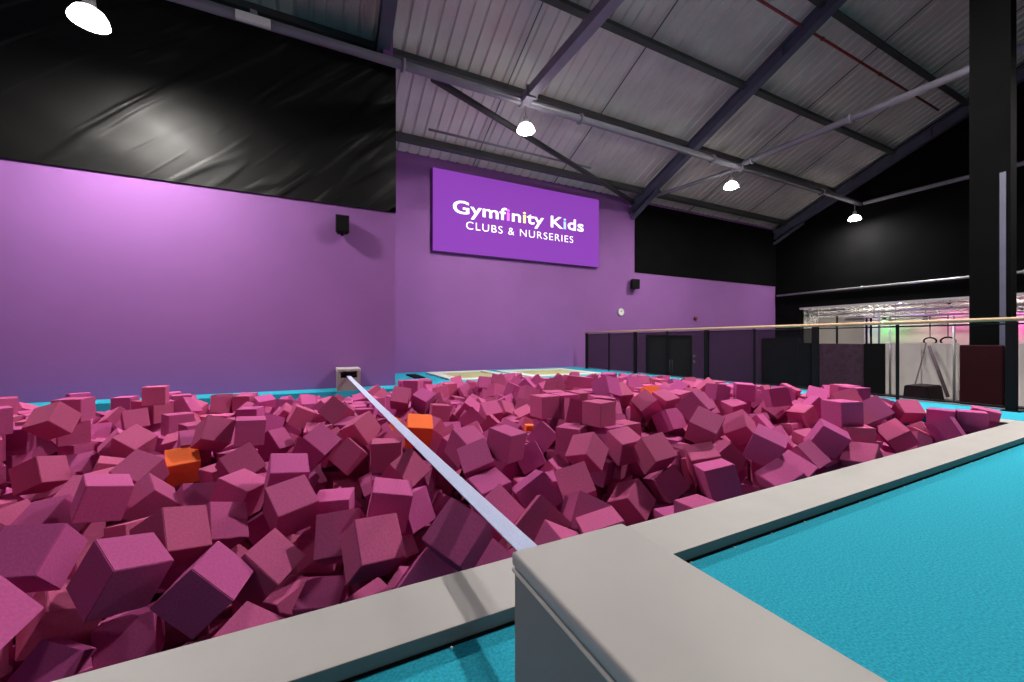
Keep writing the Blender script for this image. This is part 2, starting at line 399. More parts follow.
# ------------------------------------------------------------------ sign
e = SIGN = thing('lit_sign', 'large lit purple light box sign high on the recessed purple wall', 'sign', (6.04, FWY, 3.5))
sx0, sx1, sz0, sz1, sy = 3.06, 9.05, 3.52, 5.91, FWY - 0.14
obj('frame', B((sx0 - .004, sy + .012, sz0 - .004), (sx1 + .004, FWY - .001, sz1 + .004)), M['purple'], e)
obj('light_panel', B((sx0, sy, sz0), (sx1, sy + .012, sz1)), M['sign'], e)
def lettering(body, x0, x1, zb, cap, mats, idx, offset, spacing, name, label=None):
    cu = bpy.data.curves.new('lettering', 'FONT'); cu.body = body; cu.size = 1; cu.extrude = 0.01; cu.offset = offset
    cu.space_character = spacing
    for i, mm in idx.items(): cu.body_format[i].material_index = mm
    for m in mats: cu.materials.append(m)
    to = bpy.data.objects.new('lettering', cu); col.objects.link(to)
    dg = bpy.context.evaluated_depsgraph_get(); me = bpy.data.meshes.new_from_object(to.evaluated_get(dg))
    bpy.data.objects.remove(to); 
    X = [v.co.x for v in me.vertices]; a, b_ = min(X), max(X)
    Yc = 0.729 + 2 * offset
    for v in me.vertices:
        v.co = Vector((x0 + (v.co.x - a) / (b_ - a) * (x1 - x0), sy - 0.006 - (v.co.z) * 0.4, zb + (v.co.y + offset) / Yc * cap))
    for k_, m_ in enumerate(mats):
        b2 = bmesh.new(); b2.from_mesh(me)
        bmesh.ops.delete(b2, geom=[f for f in b2.faces if f.material_index != k_], context='FACES')
        for f in b2.faces: f.material_index = 0
        o = obj(name if k_ == 0 else 'letter', b2, m_, e)
        o['label'] = label if k_ == 0 else ('violet letter', 'yellow letter', 'pale blue letter')[k_ - 1]
    bpy.data.meshes.remove(me)
lettering('Gymfinity Kids', 3.66, 8.38, 4.69, 0.405, [M['letter_white'], M['letter_violet'], M['letter_yellow'], M['letter_blue']], {4: 1, 6: 2, 11: 3}, 0.014, 1.03, 'lettering', 'bold white lettering of the first line')
lettering('CLUBS & NURSERIES', 4.07, 7.94, 4.26, 0.235, [M['letter_white']], {}, -0.010, 1.15, 'lettering', 'thin white lettering of the second line')

# ------------------------------------------------------------------ small things on the walls
def speaker(x, y, z, w, h, label):
    e = thing('wall_speaker', label, 'speaker', (x, y, z), 'black wall speakers')
    bm = bmesh.new(); box(bm, (x - w/2, y - .26, z - h/2), (x + w/2, y - .06, z + h/2), 0.02)
    for v in bm.verts:
        if v.co.y > y - .16: v.co.x = x + (v.co.x - x) * 0.7
    cab = obj('cabinet', bm, M['black_metal'], e)
    obj('grille', B((x - w/2 + .02, y - .268, z - h/2 + .02), (x + w/2 - .02, y - .258, z + h/2 - .02), .003), M['rubber'], cab)
    bm = bmesh.new(); tube(bm, (x, y, z - h*.15), (x, y - .08, z - h*.15), .02, 10); box(bm, (x - .04, y - .012, z - .1), (x + .04, y, z + .06)); tube(bm, (x, y - .14, z - h/2 - .035), (x, y - .14, z - h/2 + .01), .03, 10)
    obj('bracket', bm, M['black_metal'], e)
speaker(0.47, NWY, 3.09, 0.24, 0.33, 'black speaker high on the near purple wall under the black sheet')
p = on_y(636, 285, FWY); speaker(p.x - .22, FWY, p.z, 0.34, 0.36, 'black speaker on the recessed purple wall below the black sheet corner')
p = on_y(620.5, 312, FWY)
e = thing('wall_clock', 'small round white clock on the recessed purple wall above the railing', 'clock', (p.x, FWY, p.z))
def disc_y(bm, x, y, z, r, y2, n=28): tube(bm, (x, y, z), (x, y2, z), r, n)
bm = bmesh.new(); disc_y(bm, p.x, FWY, p.z, .15, FWY - .04); obj('case', bm, M['lamp_body'], e)
bm = bmesh.new(); disc_y(bm, p.x, FWY - .04, p.z, .125, FWY - .045); cf = obj('clock_face', bm, M['white'], e)
bm = bmesh.new(); beam(bm, (p.x, FWY - .05, p.z), (p.x + .04, FWY - .05, p.z + .07), .012, .006, (0, 1, 0)); beam(bm, (p.x, FWY - .05, p.z), (p.x - .05, FWY - .05, p.z + .03), .012, .006, (0, 1, 0)); obj('clock_hands', bm, M['black_metal'], cf)
p = on_y(695, 318.5, FWY)
e = thing('alarm_sounder', 'small dark red sounder on the recessed purple wall right of the clock', 'alarm', (p.x, FWY, p.z))
bm = bmesh.new(); disc_y(bm, p.x, FWY, p.z, .085, FWY - .03, 20); obj('base', bm, M['black_metal'], e)
bm = bmesh.new(); tube(bm, (p.x, FWY - .03, p.z), (p.x, FWY - .10, p.z), .07, 20, .045); obj('dome', bm, M['red_pipe'], e)
for k, py in enumerate((356, 361.5)):
    p = on_y(694, py, FWY)
    e = thing('light_switch', ('upper' if k == 0 else 'lower') + ' small pale switch plate on the wall right of the dark double door', 'switch', (p.x, FWY, p.z), 'switch plates')
    pl = obj('plate', B((p.x - .06, FWY - .012, p.z - .05), (p.x + .06, FWY, p.z + .05), .004), M['white'], e)
    obj('rocker', B((p.x - .02, FWY - .02, p.z - .025), (p.x + .02, FWY - .012, p.z + .025), .003), M['cream'], pl)

# double door in the recessed wall, standing on the lower floor
dx0, dx1, dz1 = 11.5, 13.85, 1.05
bm = bmesh.new()
for lo, hi in (((dx0 - .08, FWY - .05, LOW), (dx0, FWY, dz1 + .08)), ((dx1, FWY - .05, LOW), (dx1 + .08, FWY, dz1 + .08)), ((dx0, FWY - .05, dz1), (dx1, FWY, dz1 + .08))): box(bm, lo, hi)
fr = struct('door_1', bm, M['black_metal'], 'dark double door seen through the railing net')
mid = (dx0 + dx1) / 2
for s, (a, b) in enumerate(((dx0, mid - .01), (mid + .01, dx1))):
    bm = bmesh.new()
    box(bm, (a, FWY - .045, LOW), (a + .12, FWY - .004, dz1)); box(bm, (b - .12, FWY - .045, LOW), (b, FWY - .004, dz1))
    box(bm, (a + .12, FWY - .045, LOW), (b - .12, FWY - .004, LOW + .35)); box(bm, (a + .12, FWY - .045, dz1 - .14), (b - .12, FWY - .004, dz1))
    lf = obj('door_leaf', bm, M['door'], fr)
    obj('pane', B((a + .12, FWY - .03, LOW + .35), (b - .12, FWY - .02, dz1 - .14)), M['glass'], lf)
    hx = mid - .07 if s == 0 else mid + .07
    bm = bmesh.new(); tube(bm, (hx, FWY - .09, -.35), (hx, FWY - .09, .15), .015, 8); tube(bm, (hx, FWY - .09, -.33), (hx, FWY - .04, -.33), .012, 8); tube(bm, (hx, FWY - .09, .13), (hx, FWY - .04, .13), .012, 8)
    obj('door_handle', bm, M['galv'], lf)

# ------------------------------------------------------------------ pit edge pads
def pad(x0, x1, y0, y1, label, front=None, studs=()):
    e = thing('edge_pad', label, 'pad', ((x0 + x1) / 2, (y0 + y1) / 2, 0), 'grey vinyl pads around the foam pit')
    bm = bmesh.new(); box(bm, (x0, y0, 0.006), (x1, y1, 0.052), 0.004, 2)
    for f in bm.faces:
        if abs(f.normal.z) < .3: f.material_index = 1  # upright faces get the copy with shade in its colour
    o = obj('cushion', bm, [M['vinyl'], M['vinyl_shaded']], e)
    lo = (x0, y0 - (.006 if front == 'y' else -.01), 0.0); hi = (x1, y1 - .01, 0.0062)
    obj('base_strip', B(lo, hi), M['rubber'], e)
    for sx_ in studs:
        bm = bmesh.new(); lathe(bm, [(0.004, 0.0), (0.004, 0.003), (0.0025, 0.0045), (0.0, 0.005)], sx_, y0 - .012, 10); obj('stud', bm, M['white'], e)
pad(PX0 - .26, 0.70, PY0 - .265, PY0, 'near grey pad left of the big grey block, crossed by the slackline shadow', 'y', [(-.04 - .125 * k if k else 0.36) for k in range(8)])
pad(0.705, PX1 + .27, PY0 - .265, PY0, 'long near grey pad running right from the big grey block', 'y', [1.1 + .27 * k for k in range(16)])
pad(PX1, PX1 + .27, PY0 + .002, PY1, 'grey pad along the right end of the foam pit below the railing')
pad(PX0 - .26, PX0, PY0 + .002, PY1, 'grey pad along the left end of the foam pit')

# ------------------------------------------------------------------ anchor blocks and slackline
def block(cx, w, y0, y1, zt, open_y, label, bevel):
    """padded anchor block; open_y = +1: the opening faces +y, -1: it faces -y"""
    e = thing('anchor_block', label, 'block', (cx, (y0 + y1) / 2, 0), 'grey padded slackline anchor blocks')
    x0, x1 = cx - w/2, cx + w/2; ck = 0.062; sill = zt - 0.165; lid = zt - 0.034
    yo, yi = (y1, y1 - .3) if open_y > 0 else (y0, y0 + .3)
    a, b = min(yo, yi), max(yo, yi)
    bm = bmesh.new()
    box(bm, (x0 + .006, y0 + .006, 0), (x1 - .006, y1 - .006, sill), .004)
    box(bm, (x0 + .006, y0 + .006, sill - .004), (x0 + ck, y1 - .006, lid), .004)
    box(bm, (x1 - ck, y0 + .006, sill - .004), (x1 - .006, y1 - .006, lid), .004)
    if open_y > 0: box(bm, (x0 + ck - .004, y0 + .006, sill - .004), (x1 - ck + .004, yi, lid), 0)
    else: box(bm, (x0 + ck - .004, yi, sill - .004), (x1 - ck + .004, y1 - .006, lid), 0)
    obj('body', bm, M['vinyl_shaded'], e)
    bm = bmesh.new(); box(bm, (x0, y0, lid), (x1, y1, zt), bevel, 3); o = obj('top_cushion', bm, M['vinyl'], e)
    for f in o.data.polygons: f.use_smooth = True
    bm = bmesh.new(); zc = lid - .010
    P4 = [(x0 + .004, y0 + .004), (x1 - .004, y0 + .004), (x1 - .004, y1 - .004), (x0 + .004, y1 - .004)]
    for i in range(4):
        a4, b4 = P4[i], P4[(i + 1) % 4]; tube(bm, (*a4, zc), (*b4, zc), .0045, 8)
    obj('piping', bm, M['piping'], e)
    obj('cavity_lining', B((x0 + ck, a + .01, sill), (x1 - ck, b, sill + .004)), M['rubber'], e)
    return e
block(0.613, 0.354, -0.02, 0.883, 0.38, 1, 'big grey padded block at the near end of the slackline', 0.010)
block(0.56, 0.40, 7.76, 8.26, 0.40, -1, 'small grey padded block against the purple wall at the far end of the slackline', 0.008)
bm = bmesh.new()
a, b = Vector((0.616, 0.62, 0.236)), Vector((0.555, 8.0, 0.262)); n = 40; w = 0.036
rows = []
for i in range(n + 1):
    t_ = i / n; p = a.lerp(b, t_); p.z -= 0.012 * 4 * t_ * (1 - t_)
    rows.append([bm.verts.new(p + Vector((s * w, 0, h))) for s, h in ((-1, -.002), (1, -.002), (1, .002), (-1, .002))])
for r0, r1 in zip(rows, rows[1:]):
    for i in range(4): bm.faces.new((r0[i], r0[(i+1) % 4], r1[(i+1) % 4], r1[i]))
bm.faces.new(rows[0][::-1]); bm.faces.new(rows[-1])
tag(obj('slackline', bm, M['webbing']), 'pale blue-grey webbing slackline stretched over the foam pit between the blocks', 'slackline')

# ------------------------------------------------------------------ sunken beds in the far floor
def bed(x0, x1, y0, y1, label):
    e = thing('floor_trampoline', label, 'trampoline', ((x0 + x1)/2, (y0 + y1)/2, 0), 'floor trampolines in the recess')
    bm = bmesh.new(); f = .28
    for lo, hi in (((x0, y0, 0), (x1, y0 + f, .04)), ((x0, y1 - f, 0), (x1, y1, .04)), ((x0, y0 + f, 0), (x0 + f, y1 - f, .04)), ((x1 - f, y0 + f, 0), (x1, y1 - f, .04))): box(bm, lo, hi, .008)
    obj('border_pad', bm, M['cream_mat'], e)
    obj('jump_bed', B((x0 + f, y0 + f, .002), (x1 - f, y1 - f, .012)), M['olive'], e)
bed(2.75, 4.55, 8.5, 10.9, 'cream bordered floor trampoline with olive bed below the left end of the sign')
bed(4.75, 7.0, 8.5, 10.6, 'cream bordered floor trampoline with olive bed nearest the railing')
tag(obj('floor_grate', B((2.15, 9.55, 0.001), (2.40, 10.6, 0.03), .004), M['rubber']), 'black strip lying on the turquoise floor at the wall corner', 'strip')

# ------------------------------------------------------------------ railing
e = thing('guard_railing', 'black post railing with pale timber handrail and dark net along the platform edge', 'railing', (8.0, 6, 0))
ys_main = (10.6, 8.4, 6.15, 3.95, 1.72, -0.5, -2.7)
for y in ys_main:
    bm = bmesh.new(); box(bm, (7.975, y - .05, 0), (8.025, y + .05, 1.15), .006); box(bm, (7.93, y - .08, 0), (8.07, y + .08, .012)); obj('post', bm, M['black_metal'], e)
for a, b in zip(ys_main, ys_main[1:]):
    y = (a + b) / 2; bm = bmesh.new(); box(bm, (7.988, y - .018, 0), (8.012, y + .018, 1.15)); obj('baluster', bm, M['black_metal'], e)
bm = bmesh.new(); tube(bm, (8, 10.66, 1.18), (8, -3.0, 1.18), .026, 16); obj('handrail', bm, M['timber'], e)
bm = bmesh.new(); tube(bm, (8, 10.6, 1.12), (8, -2.7, 1.12), .010, 8); tube(bm, (8, 10.6, .05), (8, -2.7, .05), .010, 8); obj('rail_wire', bm, M['black_metal'], e)
for a, b in zip(ys_main[:3], ys_main[1:4]):
    obj('net_panel', B((8.010, b + .05, .05), (8.012, a - .05, 1.12)), M['net'], e)

# ------------------------------------------------------------------ padded column on the lower floor
q0 = on_x(969, 341, 10.55).y; q1 = on_x(1010.5, 341, 10.55).y
e = thing('padded_column', 'tall black clad column wrapped in an oxblood pad behind the railing', 'column', (10.7, (q0 + q1) / 2, LOW))
obj('cladding', B((10.56, q1, LOW), (10.86, q0, roof_z(q0) - .55)), M['black_clad'], e)
obj('steel_strip', B((10.54, on_x(1006, 341, 10.54).y, LOW), (10.56, on_x(999.5, 341, 10.54).y, on_x(1003, 172, 10.54).z)), M['rafter'], e)
obj('column_pad', B((10.44, on_x(1003, 341, 10.44).y, LOW), (10.98, on_x(959, 341, 10.44).y, 0.83), .03, 3), M['oxblood'], e)

# ------------------------------------------------------------------ next hall seen under the gable
AX, AY1 = 24.6, 14.3
struct('wall_far', B((AX, BACK, LOW), (AX + .2, AY1, 3.4)), M['cream'], 'pale end wall of the next hall')
struct('wall_far', B((GX + .3, AY1, LOW), (AX + .2, AY1 + .2, 3.4)), M['cream'])
struct('wall_far', B((GX + .3, BACK - .2, LOW), (AX + .2, BACK, 3.4)), M['black_clad'])
struct('ceiling', B((GX + .3, BACK, 3.2), (AX + .2, AY1 + .2, 3.4)), M['roof'])
def flat(name, px0, px1, pt, pb, X, m, label, cat, thick=.1, bevel=.02, group=None, zb=None):
    a = on_x(px0, pt, X); b = on_x(px1, pt, X); z0 = LOW if zb is None else on_x((px0 + px1) / 2, zb, X).z
    zt = on_x((px0 + px1) / 2, pt, X).z
    o = obj(name, B((X, b.y, z0), (X + thick, a.y, zt), bevel), m)
    return tag(o, label, cat, group)
flat('crash_mat', 761.5, 797, 338, 0, 18.6, M['dark_pad'], 'broad dark brown mat standing at the wall end behind the net', 'mat', .25, .04, 'mats standing beyond the railing')
flat('crash_mat', 798, 817, 343, 0, 17.6, M['rubber'], 'narrow black mat beside the truss tower', 'mat', .2, .03, 'mats standing beyond the railing')
flat('crash_mat', 819, 863, 343.5, 0, 17.6, M['plum_pad'], 'creased dark plum mat below the cream panel', 'mat', .2, .04, 'mats standing beyond the railing')
flat('crash_mat', 863.5, 883, 343.5, 0, 17.4, M['rubber'], 'black mat right of the creased dark plum mat', 'mat', .2, .03, 'mats standing beyond the railing')
flat('wall_panel', 818, 864, 317, 0, 20.6, M['cream'], 'cream panel standing above the creased dark plum mat', 'panel', .08, .01)
for k, (a, b) in enumerate(((885, 921), (922, 958), (1006, 1045))):
    flat('wall_pad', a, b, 343, 0, 20.3, M['grey_white'], ('off-white tall pad between the black mats and the hanging rings', 'off-white tall pad behind the hanging rings', 'off-white tall pad right of the black column')[k], 'pad', .12, .03, 'off-white pads in the next hall')
# trusses
def truss(a, b, s, label, grp='white trusses of the next hall'):
    a, b = Vector(a), Vector(b); e = thing('lattice_truss', label, 'truss', a, grp)
    z = (b - a).normalized(); x = z.orthogonal().normalized(); y = z.cross(x); L_ = (b - a).length
    c4 = [(x * u + y * v) * s / 2 for u, v in ((-1, -1), (1, -1), (1, 1), (-1, 1))]
    bm = bmesh.new()
    for c in c4: tube(bm, a + c, b + c, .025, 8)
    obj('chords', bm, M['white'], e)
    bm = bmesh.new(); n = max(2, int(L_ / s))
    for i in range(n):
        p, q = a + z * (L_ * i / n), a + z * (L_ * (i + 1) / n)
        for j in range(4): tube(bm, p + c4[j], q + c4[(j + 1) % 4], .013, 6)
    obj('lacing', bm, M['white'], e)
    if L_ > 6:
        for k_ in range(4):
            p = a.lerp(b, (k_ + .5) / 4); bm = bmesh.new(); tube(bm, p + Vector((0, 0, s / 2)), Vector((p.x, p.y, 3.2)), .012, 6); obj('hanging_rod', bm, M['galv'], e)
t0 = on_x(802, 312, 20.4); t1 = on_x(848, 310, 20.4)
truss((20.45, t0.y, LOW), (20.45, t0.y, t0.z + .1), .28, 'upright white lattice truss at the left end of the next hall')
truss((20.45, on_x(812, 312, 20.4).y, LOW), (20.45, on_x(812, 312, 20.4).y, t0.z + .1), .28, 'second upright white lattice truss beside the cream panel')
truss((20.45, t0.y, t0.z), (20.45, t1.y, t0.z), .30, 'horizontal white lattice truss above the cream panel')
truss((21.6, 12.5, 2.15), (21.6, -4, 2.15), .32, 'long white lattice truss across the next hall, nearer one')
truss((23.2, 12.5, 2.35), (23.2, -4, 2.35), .32, 'long white lattice truss across the next hall, farther one')
for k, (x, z) in enumerate(((20.5, 1.86), (22.4, 1.55), (23.9, 1.9))):
    tube_thing('rig_bar', (x, 12.0 if k else 9.0, z), (x, -4, z), .035, M['galv'] if k != 1 else M['white'], ('grey bar holding the hanging rings', 'white bar under the long trusses', 'grey bar before the end wall')[k], 'bar', (), 'bars of the climbing rig')
    bm = bmesh.new()
    for yy in (8, 4, 0): tube(bm, (x, yy, z + .03), (x, yy, 3.2), .012, 6)
    obj('hangers', bm, M['galv'], [o_ for o_ in col.objects if o_.name.startswith('rig_bar')][-1])
for k, (px, X, top, m) in enumerate(((837, 18.3, 316, 'black_metal'), (866.5, 20.0, 318, 'black_metal'), (871, 20.1, 318, 'black_metal'), (879, 19.5, 312, 'rafter'), (890, 19.9, 316, 'galv'), (954, 19.9, 316, 'galv'))):
    p = on_x(px, top, X)
    tube_thing('rig_pole', (X, p.y, LOW), (X, p.y, p.z), .035, M[m], ('black pole in front of the cream panel', 'thin black pole at the right edge of the cream panel', 'second thin black pole right of the cream panel', 'blue-violet pole behind the black mat', 'grey pole left of the hanging rings', 'grey pole right of the hanging rings')[k], 'pole', (), 'poles of the climbing rig')
# rings and ropes
for k, (px, pr) in enumerate(((930, 341), (948, 341))):
    X = 20.5; p = on_x(px, pr, X); top = 1.86
    e = thing('gym_ring', ('left hanging black gym ring on straps', 'right hanging black gym ring on straps')[k], 'gym ring', (X, p.y, p.z), 'hanging gym rings')
    bm = bmesh.new(); nn = 24; rr = .17 if k == 0 else .19; tr = .028
    V = [[bm.verts.new((X + tr * math.sin(2*PI*j/8), p.y + (rr + tr * math.cos(2*PI*j/8)) * math.cos(2*PI*i/nn), p.z + (rr * .72 + tr * math.cos(2*PI*j/8)) * math.sin(2*PI*i/nn))) for j in range(8)] for i in range(nn)]
    for i in range(nn):
        for j in range(8):
            f = bm.faces.new((V[i][j], V[i][(j+1) % 8], V[(i+1) % nn][(j+1) % 8], V[(i+1) % nn][j])); f.smooth = True
    obj('ring', bm, M['black_metal'], e)
    bm = bmesh.new(); beam(bm, (X, p.y, p.z + rr * .7), (X, p.y, top), .05, .015, (0, 1, 0)); obj('strap', bm, M['black_metal'], e)
a = on_x(926, 343, 19.9); b = on_x(914.5, 386, 18.2)
bm = bmesh.new(); pr_ = a; 
for i in range(1, 13):
    t_ = i / 12; q = a.lerp(b, t_); q.z -= .12 * 4 * t_ * (1 - t_) * .4; tube(bm, pr_, q, .022, 8, caps=False); pr_ = q
tag(obj('hanging_rope', bm, M['rope']), 'thin dark rope slanting down left from the hanging ring', 'rope')
a = on_x(929, 346, 19.9); b = on_x(948, 397, 19.6)
bm = bmesh.new(); tube(bm, a, b, .05, 10); tag(obj('slanting_pole', bm, M['rope']), 'dark pole slanting down right below the left hanging ring', 'pole')
# wedge block
a = on_x(899, 404, 12.6); b = on_x(937, 404, 12.6); zt = on_x(918, 386, 12.6).z
bm = bmesh.new(); prof = [(a.y, LOW), (b.y, LOW), (b.y + .16, zt), (a.y - .09, zt)]
A_ = [bm.verts.new((12.6, y, z)) for y, z in prof]; B_ = [bm.verts.new((13.4, y, z)) for y, z in prof]
bm.faces.new(A_); bm.faces.new(B_[::-1])
for i in range(4): bm.faces.new((A_[i], A_[(i+1) % 4], B_[(i+1) % 4], B_[i]))
bmesh.ops.bevel(bm, geom=list(bm.edges), offset=.02, segments=2, affect='EDGES')
tag(obj('vaulting_block', bm, M['dark_pad']), 'dark tapered vaulting block beyond the railing under the hanging rings', 'vaulting block')
# coloured lights
def can(px, py, X, m, label):
    p = on_x(px, py, X); e = thing('stage_light', label, 'light', p, 'coloured stage lights of the next hall')
    bm = bmesh.new(); tube(bm, p + Vector((0, 0, .02)), p + Vector((0.05, 0, .22)), .09, 14, .07); box(bm, p + Vector((-.02, -.1, .2)), p + Vector((.1, .1, .26))); cn = obj('can', bm, M['black_metal'], e)
    bm = bmesh.new(); tube(bm, p + Vector((.03, 0, .26)), Vector((p.x + .03, p.y, 3.2)), .012, 6); obj('hanging_rod', bm, M['black_metal'], e)
    bm = bmesh.new(); tube(bm, p, p + Vector((0.003, 0, .018)), .085, 14); obj('lens', bm, m, cn)
can(884, 322, 24.2, M['led_green'], 'green stage light left of the rings')
can(858, 318, 24.2, M['led_purple'], 'violet stage light above the cream panel')
can(899, 303, 20.6, M['led_purple'], 'violet stage light under the black gable edge')
can(925, 321, 24.2, M['led_white'], 'white stage light above the rings')
can(950, 308, 24.2, M['led_pink'], 'pink stage light left of the black column')
can(1010, 304, 24.2, M['led_pink'], 'pink stage light right of the black column')
can(1020, 312, 24.2, M['led_pink'], 'pink stage light at the right picture edge')
for k, y in enumerate((12.4, 9.0, 5.0, 1.0)):  # unseen ceiling lights, added to light the next hall
    e = thing('hidden_strip_light', 'unseen white strip light on the ceiling of the next hall, ' + ('farthest left', 'second from the left', 'second from the right', 'farthest right')[k], 'light', (22.6, y, 3.1), 'unseen strip lights of the next hall')
    obj('housing', B((22.2, y - .6, 3.12), (22.7, y + .6, 3.2)), M['white'], e)
    obj('diffuser', B((22.22, y - .58, 3.10), (22.68, y + .58, 3.12)), M['led_white'], e)

